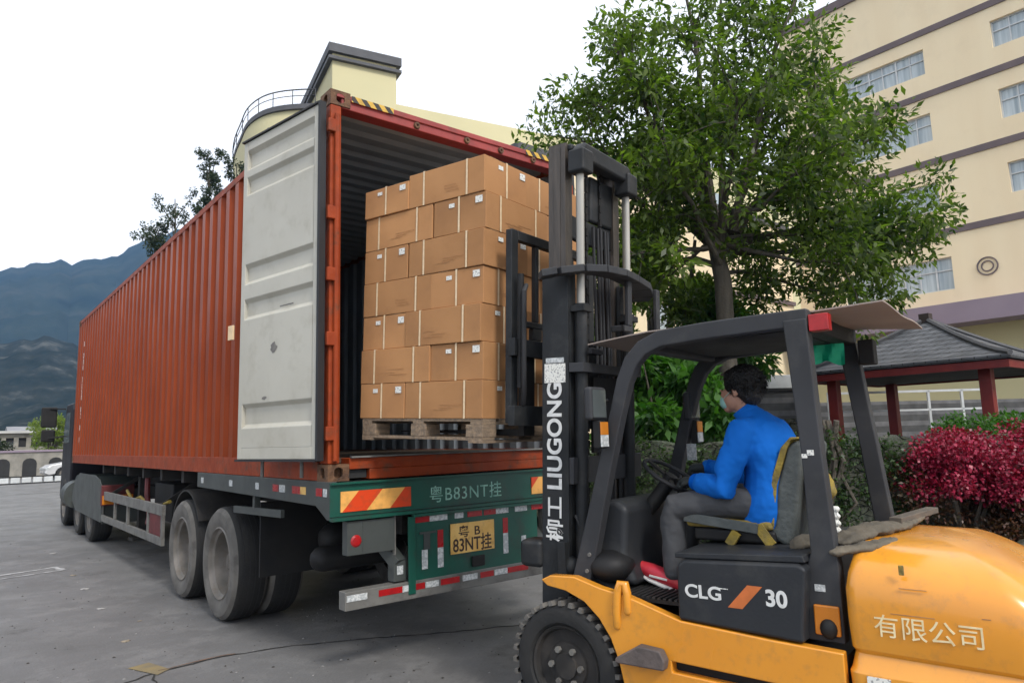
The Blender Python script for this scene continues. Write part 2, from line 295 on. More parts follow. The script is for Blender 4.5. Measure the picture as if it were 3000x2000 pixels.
m_hair = M('black hair', (.008, .007, .007), (.016, .014, .013), 60, .45, bump=.8, bscale=90)
m_blue = M('blue jacket', (.008, .135, .54), (.006, .12, .48), 3, .8, bump=.12, bscale=14, spec=.12, stretch=(1, 1, .4))
m_cuff = M('blue cuff', (.0, .1, .5), None, 9, .8, spec=.12)
m_trous = M('dark grey trousers', (.062, .064, .068), (.05, .051, .055), 5, .8, bump=.3, bscale=12)
m_shoe = M('red shoe', (.4, .012, .035), (.5, .03, .03), 12, .5)
m_sole = M('white sole', (.62, .6, .58), None, 10, .6)
m_glove = M('dark work glove', (.015, .02, .02), (.03, .035, .035), 20, .8)
m_mask = M('pale green face mask', (.3, .55, .48), None, 20, .7)
m_cloth = M('green cloth', (.0, .4, .2), (.02, .55, .3), 5, .6, bump=.4, bscale=14)
m_bark = M('bark', (.065, .055, .042), (.1, .085, .065), 5, .9, bump=.8, bscale=18, stretch=(3, 3, .5))
m_cream = M('cream render', (.82, .69, .47), (.79, .65, .435), .35, .85, bump=.05, stain=(.62, .5, .34), sscale=.5, samt=.3, stretch=(2.5, 2.5, .3), detail=9)
m_creamy = M('yellowish render', (.62, .56, .33), (.56, .51, .3), .12, .85)
m_band = M('mauve band paint', (.15, .115, .115), (.12, .095, .1), 1, .8)
m_canopy = M('lavender canopy render', (.27, .215, .26), (.24, .19, .235), .5, .8)
m_wframe = M('white window frame', (.6, .62, .62), None, 3, .5)
m_pane = M('curtained window pane', (.3, .36, .39), (.5, .56, .58), 1.2, .15, rv=.05, stretch=(6, 6, .3))
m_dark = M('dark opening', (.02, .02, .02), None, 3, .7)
m_coping = M('dark grey coping', (.06, .06, .065), (.09, .09, .095), 1, .7)
m_rail = M('dark railing', (.03, .03, .035), None, 3, .5)
m_red = M('red pillar paint', (.2, .018, .014), (.15, .012, .012), 3, .5)
m_leaf = leafmat('tree leaves', (.013, .034, .008), (.13, .18, .03), .48)
m_leaf2 = leafmat('shrub leaves', (.02, .07, .012), (.07, .17, .025), .4)
m_leaf3 = leafmat('dark twiggy leaves', (.018, .03, .015), (.04, .06, .025), .25)
m_leaf4 = leafmat('yellow green leaves', (.12, .17, .03), (.22, .27, .05), .4)
m_pink = leafmat('crimson blossom', (.12, .003, .016), (.38, .016, .06), .2)
m_pinkl = leafmat('reddish brown leaves', (.03, .03, .012), (.1, .035, .02), .2)
m_stone = rubble('mossy rubble stone', [(.10, .105, .085), (.05, .055, .04), (.16, .155, .125), (.08, .085, .06)], 6.5, (.035, .06, .02))
m_stone2 = rubble('dry rubble stone', [(.13, .115, .09), (.22, .2, .16), (.08, .075, .06)], 6, (.06, .08, .03))
m_brick = brickmat('grey block masonry', (.12, .12, .125), (.17, .165, .165), (.07, .07, .07), 1, .5, .16, .012)
m_tile = brickmat('grey roof tiles', (.085, .09, .1), (.13, .135, .145), (.02, .02, .022), 1, .22, .11, .012, axes='XYZ', bump=.9, rough=.6)
# ------------------------------------------------------------------ ground
def ground_mat():
    m = bpy.data.materials.new('worn concrete yard'); m.use_nodes = True; t = m.node_tree; N = t.nodes; L = t.links; b = N['Principled BSDF']
    tc = N.new('ShaderNodeTexCoord'); P = tc.outputs['Object']
    def noise(s, d=6, r=.6):
        n = N.new('ShaderNodeTexNoise'); n.inputs['Scale'].default_value = s; n.inputs['Detail'].default_value = d; n.inputs['Roughness'].default_value = r; L.new(P, n.inputs['Vector']); return n.outputs[0]
    def rng_(src, a, b_, lo=0, hi=1):
        r = N.new('ShaderNodeMapRange'); r.inputs[1].default_value = a; r.inputs[2].default_value = b_; r.inputs[3].default_value = lo; r.inputs[4].default_value = hi; L.new(src, r.inputs[0]); return r.outputs[0]
    def mix(f, a, c):
        x = N.new('ShaderNodeMixRGB'); L.new(f, x.inputs[0])
        if isinstance(a, tuple): x.inputs[1].default_value = (*a, 1)
        else: L.new(a, x.inputs[1])
        x.inputs[2].default_value = (*c, 1); return x.outputs[0]
    c = mix(rng_(noise(.45), .35, .65), (.15, .147, .145), (.105, .102, .1))
    c = mix(rng_(noise(2.2, 8, .7), .48, .64, 0, .8), c, (.2, .195, .19))
    c = mix(rng_(noise(1.1, 9, .75), .54, .66, 0, .8), c, (.06, .058, .055))
    c = mix(rng_(noise(28, 3), .6, .75, 0, .35), c, (.2, .19, .18))
    L.new(c, b.inputs['Base Color']); L.new(rng_(noise(1.4), .3, .7, .5, .78), b.inputs['Roughness'])
    n = N.new('ShaderNodeTexNoise'); n.inputs['Scale'].default_value = 45; n.inputs['Detail'].default_value = 6; L.new(P, n.inputs['Vector'])
    bp = N.new('ShaderNodeBump'); bp.inputs['Strength'].default_value = .35; bp.inputs['Distance'].default_value = .01; L.new(n.outputs[0], bp.inputs['Height']); L.new(bp.outputs[0], b.inputs['Normal'])
    return m
m_ground = ground_mat()
tag(MB().box(-1650, 1650, -300, 1650, -.5, 0).build('ground', m_ground), kind='structure')
def strip(name, pts, wd, z, mat, jit=.0, seed=3):
    g = random.Random(seed); b = MB(); P = []
    for i in range(len(pts)-1):
        k = max(1, int(math.dist(pts[i], pts[i+1])/.07))
        for j in range(k): t = j/k; P.append((pts[i][0]*(1-t)+pts[i+1][0]*t+g.uniform(-jit, jit), pts[i][1]*(1-t)+pts[i+1][1]*t+g.uniform(-jit, jit)))
    P.append(pts[-1]); vs = []
    for i, p in enumerate(P):
        q = P[min(i+1, len(P)-1)]; o = P[max(i-1, 0)]; dx, dy = q[0]-o[0], q[1]-o[1]; l = math.hypot(dx, dy) or 1
        ww = wd*g.uniform(.4, 1.2)/2 if jit else wd/2
        vs += [(p[0]-dy/l*ww, p[1]+dx/l*ww, z), (p[0]+dy/l*ww, p[1]-dx/l*ww, z)]
    b._add(vs, [(2*i, 2*i+1, 2*i+3, 2*i+2) for i in range(len(P)-1)])
    return tag(b.build(name, mat), kind='structure')
m_crack = M('crack filler', (.025, .023, .02), None, 8, .9)
m_crackr = M('rusty crack edge', (.2, .1, .05), (.1, .07, .05), 8, .9)
m_patch = M('ochre concrete patch', (.24, .18, .08), (.17, .14, .09), 6, .85)
m_chalk = M('faded white line', (.5, .5, .5), (.24, .24, .24), 9, .8)
strip('ground_crack', [(-1.1, 1.0), (-.78, 1.13), (-.3, 1.18), (.2, 1.06), (.55, .9), (1.3, .5), (2.2, .1)], .022, .004, m_crack, .012)
strip('ground_crack', [(-.80, 1.2), (-.9, .6), (-1.2, -.2), (-1.3, -1.4)], .016, .0045, m_crack, .012, 5)
strip('ground_stain', [(-.78, 1.15), (-.3, 1.2), (-.22, 1.17)], .018, .006, m_crackr, .01, 6)
strip('ground_crack', [(.2, 27.3), (3, 27.5), (9, 27.8)], .12, .004, m_crack)
strip('ground_crack', [(.1, -1.2), (-.3, -2.0), (-.5, -3)], .01, .0045, m_crack, .012, 9)
b = MB(); b._add([(-.93, 1.38, .005), (-.78, 1.42, .005), (-.70, 1.14, .005), (-.80, 1.06, .005)], [(3, 2, 1, 0)])
tag(b.build('ground_patch', m_patch), kind='structure')
strip('ground_marking', [(-4.0, 6.45), (-1.4, 6.95), (-.74, 7.12)], .09, .005, m_chalk, .006, 2)
strip('ground_marking', [(-4.0, 6.12), (-1.4, 6.62), (-.72, 6.78)], .07, .005, m_chalk, .006, 4)
strip('ground_marking', [(-.78, 7.15), (-.70, 6.75)], .10, .0055, m_chalk, .006, 8)
# small litter on the yard
m_lit = M('dry litter', (.32, .27, .2), (.22, .18, .13), 20, .9)
m_litw = M('pale litter', (.42, .41, .39), (.28, .27, .26), 20, .9)
def litter(x, y, s, mat, lab, seed):
    g = random.Random(seed); k = 8; vs = [(0, 0, s*.16)]; 
    for i in range(k):
        a = 2*PI*i/k; r = s*g.uniform(.6, 1); vs.append((r*math.cos(a), r*math.sin(a)*.7, g.uniform(.0, s*.12)))
    vs += [(v[0]*.8, v[1]*.8, 0) for v in vs[1:]]
    o = MB()._add(vs, [(0, 1+i, 1+(i+1) % k) for i in range(k)]+[(1+i, 1+k+i, 1+k+(i+1) % k, 1+(i+1) % k) for i in range(k)]+[tuple(range(k+1, 2*k+1))[::-1]]).build('litter_scrap', mat)
    o.location = (x, y, .001); o.rotation_euler[2] = g.uniform(0, 3); tag(o, lab, 'litter', 'scraps of litter on the yard'); return o
litter(-.79, 2.22, .055, m_lit, 'round tan scrap lying on the concrete left of the rear trailer wheels', 1)
litter(-.73, 3.75, .05, m_litw, 'pale scrap on the concrete left of the front trailer wheel', 2)
litter(-.70, 5.05, .07, m_litw, 'flat whitish scrap on the yard beside the underrun guard', 3)
litter(-.67, 6.2, .06, m_lit, 'brownish scrap beside the end of the white ground line', 4)
litter(-.62, 8.7, .06, m_litw, 'small white scrap on the yard farthest towards the tractor', 5)
litter(-.55, 2.9, .03, m_lit, 'tiny brown leaf on the concrete near the front trailer wheel', 6)
gg = np.random.default_rng(5)
def grit(name, n, mat, seed):
    g = np.random.default_rng(seed); b = MB()
    for k in range(n):
        d = 1.5+14*g.random()**1.6; a = R(-30+75*g.random()); x = -2.1+d*math.sin(a+.35); y = -4.6+d*math.cos(a+.35); s = .004+.011*g.random()**3; t = g.random()*6
        p = [(x+s*math.cos(t+q*1.57)*(.6+.6*g.random()), y+s*math.sin(t+q*1.57)*(.6+.6*g.random()), .0005) for q in range(4)]; b._add(p+[(x, y, s*.6)], [(0, 1, 4), (1, 2, 4), (2, 3, 4), (3, 0, 4)])
    return tag(b.build(name, mat), kind='stuff')
grit('ground_grit', 1500, M('grey grit', (.24, .23, .22), None, 9, .9), 6); grit('ground_dirt', 2600, M('dark grit', (.04, .036, .03), None, 9, .9), 9)
# ------------------------------------------------------------------ mountains
def hill_mat(name, c1, c2, c3, sc_=.006):
    m = bpy.data.materials.new(name); m.use_nodes = True; t = m.node_tree; N = t.nodes; L = t.links; b = N['Principled BSDF']; b.inputs['Roughness'].default_value = 1; b.inputs['Specular IOR Level'].default_value = 0
    tc = N.new('ShaderNodeTexCoord'); n = N.new('ShaderNodeTexNoise'); n.inputs['Scale'].default_value = sc_; n.inputs['Detail'].default_value = 12; n.inputs['Roughness'].default_value = .68; L.new(tc.outputs['Object'], n.inputs['Vector'])
    r = N.new('ShaderNodeValToRGB'); e = r.color_ramp.elements; e[0].position = .36; e[0].color = (*c1, 1); e[1].position = .53; e[1].color = (*c2, 1); x = e.new(.66); x.color = (*c3, 1)
    L.new(n.outputs[0], r.inputs[0]); L.new(r.outputs[0], b.inputs['Base Color']); return m
def mountain(name, r0, r1, ridge, mat, rough, seed, n_a=420, n_r=46, a0=-70, a1=75, pw=1.2):
    g = np.random.default_rng(seed); az = np.linspace(a0, a1, n_a); ks = sorted(ridge); el = np.interp(az, ks, [ridge[k] for k in ks])
    ph = g.random((7, 2))*7
    vs = []
    for i in range(n_r):
        t = i/(n_r-1); r = r0+(r1-r0)*t
        for j, a in enumerate(az):
            x = r*math.sin(R(a)); y = r*math.cos(R(a)); nz = 0
            for q in range(7):
                f = .0035*1.9**q; nz += abs(math.sin(x*f+ph[q, 0]+math.sin(y*f*.7))*math.cos(y*f+ph[q, 1]))/1.55**q
            h = el[j]*r1*(t**pw)+(nz-1.0)*rough*t*(1-t)*4*.6
            fine = sum(math.sin(a*f+ph[q, 0]*3)*s for q, (f, s) in enumerate(((4.3, .0016), (11.7, .0008), (24, .0003))))*r1
            vs.append((x, y, h+fine*t-(0 if i else 12)))
    fs = [(i*n_a+j, i*n_a+j+1, (i+1)*n_a+j+1, (i+1)*n_a+j) for i in range(n_r-1) for j in range(n_a-1)]
    o = MB()._add(vs, fs).build(name, mat, smooth=True); o.location = (-2.1, -4.65, 1.6); return tag(o, kind='structure')
m_h1 = hill_mat('far forested ridge', (.012, .022, .024), (.025, .036, .033), (.045, .05, .045), .012)
m_h2 = hill_mat('near scrubby slope', (.010, .017, .016), (.026, .031, .028), (.085, .088, .08), .045)
mountain('mountain', 500, 1500, {-120: .1, -60: .15, -30: .17, -12: .15, -4: .185, 2.4: .209, 4.1: .221, 5.8: .229, 6.5: .2265, 7.8: .236, 8.8: .237, 9.8: .25, 10.9: .266, 14: .29, 20: .3, 35: .25, 75: .2}, m_h1, 60, 3)
mountain('hillside', 260, 620, {-120: .06, -40: .1, -5: .12, 0: .118, 3: .125, 5.5: .135, 8: .118, 11: .135, 20: .15, 40: .1, 75: .08}, m_h2, 42, 5)
# ------------------------------------------------------------------ buildings
def wall_open(bld, P, U, W, H, ops, wallm, parent, depth=.22, name='wall'):
    """wall rectangle from point P along unit U (horizontal), size W x H, with real recessed openings ops=[(u0,u1,z0,z1)]"""
    P = Vector(P); U = Vector(U); Z = Vector((0, 0, 1)); Nn = U.cross(Z)   # outward normal
    us = sorted({0, W, *[o[0] for o in ops], *[o[1] for o in ops]}); zs = sorted({0, H, *[o[2] for o in ops], *[o[3] for o in ops]})
    b = MB(); q = lambda u, z, d=0: P+U*u+Z*z-Nn*d
    for i in range(len(us)-1):
        for j in range(len(zs)-1):
            cu, cz = (us[i]+us[i+1])/2, (zs[j]+zs[j+1])/2
            if any(o[0] < cu < o[1] and o[2] < cz < o[3] for o in ops): continue
            b.quad(q(us[i], zs[j]), q(us[i+1], zs[j]), q(us[i+1], zs[j+1]), q(us[i], zs[j+1]))
    for u0, u1, z0, z1 in ops:
        for a, c in (((u0, z0), (u0, z1)), ((u0, z1), (u1, z1)), ((u1, z1), (u1, z0)), ((u1, z0), (u0, z0))):
            b.quad(q(*a), q(*c), q(*c, depth), q(*a, depth))
    return b.build(name, wallm, parent)
def window(P, U, u0, u1, z0, z1, nd, parent, depth=.16, tr=.62):
    P = Vector(P); U = Vector(U); Z = Vector((0, 0, 1)); Nn = U.cross(Z); q = lambda u, z, d=depth: P+U*u+Z*z-Nn*d
    f = MB(); s = .055; up_ = (0, 0, 1)
    f.bar(q(u0, z0+s/2), q(u1, z0+s/2), s, s).bar(q(u0, z1-s/2), q(u1, z1-s/2), s, s)
    zt = z0+(z1-z0)*tr; f.bar(q(u0+s, zt), q(u1-s, zt), s, s*.9)
    for i in range(nd+1):
        u = u0+s/2+(u1-u0-s)*i/nd; f.bar(q(u, z0+s), q(u, z1-s), s*.9, s*(1.3 if i % 2 == 0 else .9), U)
    w_ = f.build('window', m_wframe, parent)
    g = MB(); g.quad(q(u0, z0, depth+.03), q(u1, z0, depth+.03), q(u1, z1, depth+.03), q(u0, z1, depth+.03)); g.build('pane', m_pane, w_)
# main block, facade on x = 33 facing the yard
XB = 33.0; bd = empty('office_building', (XB, 0, 0), 0, 'large cream office block with mauve floor bands and white windows on the right', 'building')
Pb = Vector((0, 14.0, 0)); U = Vector((0, -1, 0)); WB = 34.0      # u runs towards the camera; outward normal is -x
ops = []
def yu(y): return 14.0-y
rows = [(18.05, 19.3), (14.75, 16.1), (11.4, 12.75), (7.65, 9.15)]
for r_, (z0, z1) in enumerate(rows):
    for y0, y1 in ((.2, 4.15) if r_ < 3 else (-1.5, 3.4), (6.9, 10.8) if r_ < 3 else (6.7, 11.6), (-7, -3)):
        ops.append((yu(y1), yu(y0), z0, z1))
wall_open(None, Pb+Vector((0, 0, 6.8)), U, WB, 23.6-6.8, [(a, b_, c-6.8, d-6.8) for a, b_, c, d in ops], m_cream, bd)
for a, b_, c, d in ops: window(Pb, U, a, b_, c, d, 6 if (b_-a) < 4.5 else 7, bd)
for z in (20.1, 17.0, 13.72, 10.32): MB().box(-.06, .0, -20, 14.06, z-.15, z+.15).build('floor_band', m_band, bd)
MB().box(-.1, .0, -20, 14.1, 23.3, 23.75).build('parapet', m_band, bd)
MB().box(-1.6, .0, -20, 14.2, 5.9, 6.8).build('canopy', m_canopy, bd)
MB().box(.0, 14, -20, 14, 23.55, 23.6).build('roof', m_coping, bd)
g0 = MB().box(.3, .5, -20, 14, 0, 6.8).build('ground_floor_wall', m_creamy, bd)  # cream wall, with the canopy's shadow put into a duller yellow colour
MB().box(.5, 14, -20, -19.8, 0, 23.5).box(.5, 14, 13.8, 14, 0, 23.5).build('end_wall', m_cream, bd)
for r_, w_ in ((.36, .05), (.2, .045)):
    MB().lathe([(-.05, r_), (-.05, r_+w_), (0, r_+w_), (0, r_), (-.05, r_)], (0, 5.34, 8.42), 0, 40).build('roundel_ring', m_band, bd)
text('sign_lettering', 'B.C.', M('yellow sign lettering', (.7, .6, .05), None, 4, .5), bd, .5, (.28, -1.2, 4.15), ((0, -1, 0), (0, 0, 1), (-1, 0, 0)), .02)
# annex behind the tree
an = empty('annex_building', (20, 14.4, 0), 0, 'low cream annex with dark cornice line seen below the tree crown', 'building')
Pa = Vector((-6, 0, 0)); Ua = Vector((1, 0, 0))
opa = [(u, u+1.4, 5.4, 7.2) for u in (1.5, 4.3, 7.1, 9.9, 12.7, 15.5)]+[(u, u+1.4, 1.2, 3.2) for u in (1.5, 4.3, 7.1, 9.9, 12.7, 15.5)]
wall_open(None, Pa, Ua, 19, 12.2, opa, m_cream, an)
for o in opa: window(Pa, Ua, *o, 2, an)
MB().box(-6, 13, -.14, 0, 8.1, 8.3).build('cornice', m_band, an)
MB().box(-6.1, 13, -.1, 6, 12.2, 12.5).build('roof', m_coping, an)
MB().box(-6, -5.8, 0.01, 6, 0, 12.2).build('end_wall', m_cream, an)
# tower block far behind the container, turned 10 degrees
tb = empty('tower_building', (19.9, 43.6, 0), R(-11.4), 'pale yellow tower block with dark coping and round railed terrace behind the container', 'building')
MB().box(0, 5.2, 0, 12, 0, 32.3).build('stair_tower', m_creamy, tb)
MB().box(-.35, 5.55, -.35, 12.35, 31.2, 31.45).box(-.35, 5.55, -.35, 12.35, 31.8, 32.5).build('tower_coping', m_coping, tb)
MB().box(5.2, 60, .15, 25, 0, 28.7).build('wall', m_creamy, tb)
for x in range(8, 40, 6):
    for z in (17.5, 24.5): MB().box(x, x+2.2, .1, .2, z, z+1.5).build('window', m_pane, tb)
bay = [(18.8, 44.6), (17.1, 46.2), (16.1, 48), (15.8, 50.5), (16.2, 53.4), (17, 57.8), (18.5, 62), (22, 66), (27, 66), (27, 56), (22.6, 46)]
from math import cos, sin
def tl(p): dx, dy = p[0]-19.9, p[1]-43.6; a = R(11.4); return (dx*cos(a)-dy*sin(a), dx*sin(a)+dy*cos(a))
bl = [tl(p) for p in bay]
sm = []
for i in range(8):
    p0, p1, p2, p3 = [Vector(bl[max(0, min(len(bl)-1, k))]) for k in (i-1, i, i+1, i+2)]
    for t in (0, .25, .5, .75): sm.append(tuple(.5*((2*p1)+(p2-p0)*t+(2*p0-5*p1+4*p2-p3)*t*t+(3*p1-p0-3*p2+p3)*t**3)))
poly = sm+[bl[8], bl[9], bl[10]]
MB().prism(poly, 2, 0, 27.2).build('terrace_block', m_creamy, tb)
cen = Vector((sum(p[0] for p in poly)/len(poly), sum(p[1] for p in poly)/len(poly)))
big = [tuple(cen+(Vector(p)-cen)*1.035) for p in poly]
MB().prism(big, 2, 27.21, 27.6).build('terrace_coping', m_coping, tb)
b = MB(); pts = [(*p, 28.75) for p in big[:34]]; b.tube(pts, .05, 6); b.tube([(x, y, 28.25) for x, y, z in pts], .03, 6)
for i in range(0, 34, 3): b.tube([(big[i][0], big[i][1], 27.6), (big[i][0], big[i][1], 28.75)], .035, 6)
b.build('railing', m_rail, tb)
# lower terrace in front of it that carries small trees
lt = empty('terrace_house', (11, 57, 0), 0, 'low building hidden behind the container with a planted roof', 'building')
MB().box(-4, 5.5, -8.5, 6, 0, 10.2).build('wall', m_creamy, lt); MB().box(-4.2, 5.7, -8.7, 6.2, 10.2, 10.6).build('roof', m_coping, lt)
# ------------------------------------------------------------------ trees
def limb_tree(name, base, limbs, trunk_pts, trunk_r, label, cat, clump_r, nleaf, ln, wd, leafm, seed, sub=7, group=None, subr=1.3, flat=.8, trunkname='trunk'):
    g = random.Random(seed); root = empty(name, base, 0, label, cat, group); b = MB(); b.tube(trunk_pts, trunk_r, 12)
    cen = []; rad = []
    for L_ in limbs:
        st, en, r0 = Vector(L_[0]), Vector(L_[1]), L_[2]; n = 5; pts = []
        for i in range(n+1):
            t = i/n; p = st.lerp(en, t); p.z += math.sin(t*PI)*(-.0)+g.uniform(-.08, .08)*subr; p.x += g.uniform(-.12, .12)*subr*t; p.y += g.uniform(-.12, .12)*subr*t; pts.append(p)
        b.tube(pts, [r0*(1-.75*i/n) for i in range(n+1)], 8)
        for k in range(sub):
            t = g.uniform(.35, 1.0); i = min(n-1, int(t*n)); s_ = pts[i].lerp(pts[i+1], t*n-i)
            d = Vector((g.gauss(0, 1), g.gauss(0, 1), g.gauss(.15, .7))); d.normalize(); d = (d+(en-st).normalized()*.6).normalized()
            e_ = s_+d*g.uniform(.5, 1.1)*subr; m_ = s_.lerp(e_, .5)+Vector((g.uniform(-.1, .1), g.uniform(-.1, .1), g.uniform(0, .15)))*subr
            b.tube([s_, m_, e_], [r0*.28, r0*.17, r0*.07], 5); cen.append(e_); rad.append(clump_r*g.uniform(.6, 1.25)); cen.append(m_); rad.append(clump_r*g.uniform(.4, .8))
        cen.append(en); rad.append(clump_r)
    b.build(trunkname, m_bark, root, smooth=True)
    leaves('crown', cen, rad, nleaf, ln, wd, leafm, root, seed=seed, flat=flat)
    return root
gT = random.Random(11)
F0 = Vector((.0, .0, 4.7)); E = Vector((.777, -.63, 0)); Dp = Vector((.63, .777, 0))   # E runs along the picture, Dp away
def P3(a, d, z): return E*a+Dp*d+Vector((0, 0, z))
limbs = []
for a, d, z, r0 in ((-2.3, .3, 7.6, .09), (-2.2, -.6, 6.4, .08), (-2.1, -1, 9.2, .08), (-1.6, .8, 10.2, .09), (-.6, -.7, 11.0, .09), (.5, .6, 11.2, .09), (1.5, -.8, 10.2, .09), (2.5, .4, 8.9, .08),
                    (3.2, -.5, 7.4, .09), (3.5, .3, 6.3, .09), (3.3, .6, 5.2, .07), (2.2, -1, 4.6, .06), (-2.4, 1, 5.6, .07), (-2.1, -1.2, 4.9, .06), (-.3, 2.4, 8, .08), (-.2, -2.3, 7.6, .08), (1.3, -2, 6.4, .07), (-1.4, -1.8, 6.6, .07), (.9, 1.9, 6, .07), (1.2, 0, 8.2, .08), (-1.0, 0, 8.6, .08), (2.8, 1.4, 4.6, .05), (-1.6, .4, 4.5, .05), (3.8, 0, 5.4, .05), (-2.4, .0, 8.6, .05), (2.0, 1.4, 9.5, .07)):
    st = Vector((0, 0, 4.9+gT.uniform(-.2, .9))) if z < 8 else P3(a*.15, d*.15, 5.6)
    limbs.append((st, P3(a, d, z), r0))
limb_tree('broadleaf_tree', (9.95, 3.35, 0), limbs, [(0, 0, 0), (.02, 0, 1.6), (-.02, 0, 3.0), (.0, 0, 4.6), (-.15, .15, 6.2), (-.4, .3, 8.2)], [.25, .2, .175, .17, .12, .06],
          'tall leafy broadleaf tree rising behind the forklift mast in front of the cream office block', 'tree', .52, 40000, .165, .07, m_leaf, 21, sub=9)
def shrub(name, loc, rx, ry, h, n, ln, wd, mat, label, cat, seed, group=None, z0=.1, cr=.28, stems=9, k=26):
    g = random.Random(seed); root = empty(name, loc, 0, label, cat, group); b = MB(); cen = []
    for i in range(stems):
        a = g.uniform(0, 2*PI); e = (rx*.7*math.cos(a)*g.random()**.5, ry*.7*math.sin(a)*g.random()**.5, h*g.uniform(.6, .95))
        b.tube([(e[0]*.1, e[1]*.1, 0), (e[0]*.5, e[1]*.5, h*.35), e], [.03*h, .018*h, .006*h], 5)
    b.build('stem', m_bark, root)
    for i in range(k):
        a = g.uniform(0, 2*PI); rr = g.random()**.5; zz = g.random(); sh = math.sqrt(max(0, 1-(zz*1.0)**2.2))*.9+.1
        cen.append((rx*rr*math.cos(a)*sh, ry*rr*math.sin(a)*sh, z0+(h-z0)*zz))
    leaves('foliage', cen, cr, n, ln, wd, mat, root, seed=seed, flat=.85); return root
TG = 'leafy trees behind the stone wall'
shrub('leafy_tree', (7.4, 6.6, 0), 2.1, 2.1, 6.6, 14000, .18, .075, m_leaf, 'dense dark green tree low behind the mast left of the tall trunk', 'tree', 31, TG, 1.4, .6, 8, 34)
shrub('leafy_tree', (11.2, 6.3, 0), 1.9, 1.9, 6.8, 14000, .18, .075, m_leaf, 'dark bushy tree behind the roof of the forklift left of the tall trunk', 'tree', 32, TG, 2.2, .5, 8, 26)
shrub('bright_tree', (11.9, 4.9, 0), 1.1, 1.1, 4.6, 5500, .24, .085, m_leaf2, 'bright green leafy tree just right of the tall trunk above the forklift roof', 'tree', 33, None, 3.0, .42, 8, 24)
shrub('climbing_shrub', (6.9, 2.65, 1.5), 1.0, 1.25, 1.3, 3600, .22, .085, m_leaf2, 'glossy green shrub hanging over the stone wall, seen through the cab', 'shrub', 34, None, -.3, .32, 6, 22)
hut = empty('boundary_wall', (11.6, 6.1, 0), R(-30), 'grey block boundary wall with a white band along its top, seen behind the driver head', 'wall')
MB().box(0, 3.6, 0, .3, 0, 2.62).build('wall', m_brick, hut); MB().box(-.02, 3.62, -.02, .32, 2.62, 2.95).build('top_band', m_wframe, hut, bevel=.01); MB().box(-.05, 3.65, -.06, .34, 2.56, 2.615).build('band_trim', m_dark, hut)
gI = random.Random(77); IV = 'creeper and moss covering the stone wall'
ic = []
for i in range(260):
    t = gI.random(); xs = [(4.2, 6.4), (5.4, 3.2), (6.0, 1.4), (6.5, -.2), (7.3, -1.1)]; k = min(3, int(t*4)); f = t*4-k
    x = xs[k][0]*(1-f)+xs[k+1][0]*f; y = xs[k][1]*(1-f)+xs[k+1][1]*f; ic.append((x-.03, y-.03, 1.5*gI.random()**.6))
tag(leaves('wall_creeper', ic, .16, 9000, .055, .035, leafmat('creeper leaves', (.018, .04, .012), (.05, .09, .02), .25), None, seed=79), kind='stuff')
for q_, (x, y) in enumerate(((6.35, .55), (6.62, -.25))):
    b = MB(); g = random.Random(q_)
    for k in range(6):
        p = [(g.uniform(-.1, .1), g.uniform(-.15, .15), 1.7), (g.uniform(-.14, .0), g.uniform(-.2, .2), 1.2), (g.uniform(-.2, -.05), g.uniform(-.3, .3), .7), (g.uniform(-.22, -.1), g.uniform(-.4, .4), .15)]; b.tube(p, [.035, .028, .02, .01], 6)
    o = b.build('hanging_root', m_bark, smooth=True); o.location = (x, y, 0); tag(o, ('tangle of pale tree roots hanging down the stone wall behind the seat', 'tangle of roots hanging down the stone wall beside the far rear cab pillar')[q_], 'root')
# rooftop trees beyond the container
RG = 'small trees on the roof terrace beyond the container'
for i, (x, y, h, s_, lab, sd_) in enumerate(((10.0, 54.2, 3.3, 1.1, 'lowest bushy shrub on the terrace roof next to the mountain ridge', 1), (11.1, 53.0, 5.6, 1.6, 'thin sparse forked tree above the middle of the container roof line', 2), (13.0, 50.9, 8.8, 1.5, 'tallest dark twiggy tree above the container left of the curved railing', 3), (14.7, 49.6, 8.2, 1.0, 'grey green bush close to the grey container door top', 4))):
    g = random.Random(sd_+50); lim = []
    if i > 1:
        tz = h*.35
    else: tz = h*.15
    for k in range(9): a = g.uniform(0, 6.28); lim.append(((0, 0, tz+(h-tz)*k/14), (s_*math.cos(a)*g.uniform(.4, 1), s_*math.sin(a)*g.uniform(.4, 1), tz+(h-tz)*(k/9+.15)), .05))
    lim = [((a[0], a[1], a[2]+5), (b_[0], b_[1], b_[2]+5), c_) for a, b_, c_ in lim]
    limb_tree('roof_tree', (x, y, 10.6), lim, [(0, 0, 0), (.1, 0, 5+h*.4), (0, .1, 5+h*.95)], [.14, .08, .03], lab, 'tree', .33, (1500, 1500, 3600, 2400)[i], .2, .11, m_leaf3, sd_, sub=4, group=RG, subr=.55)
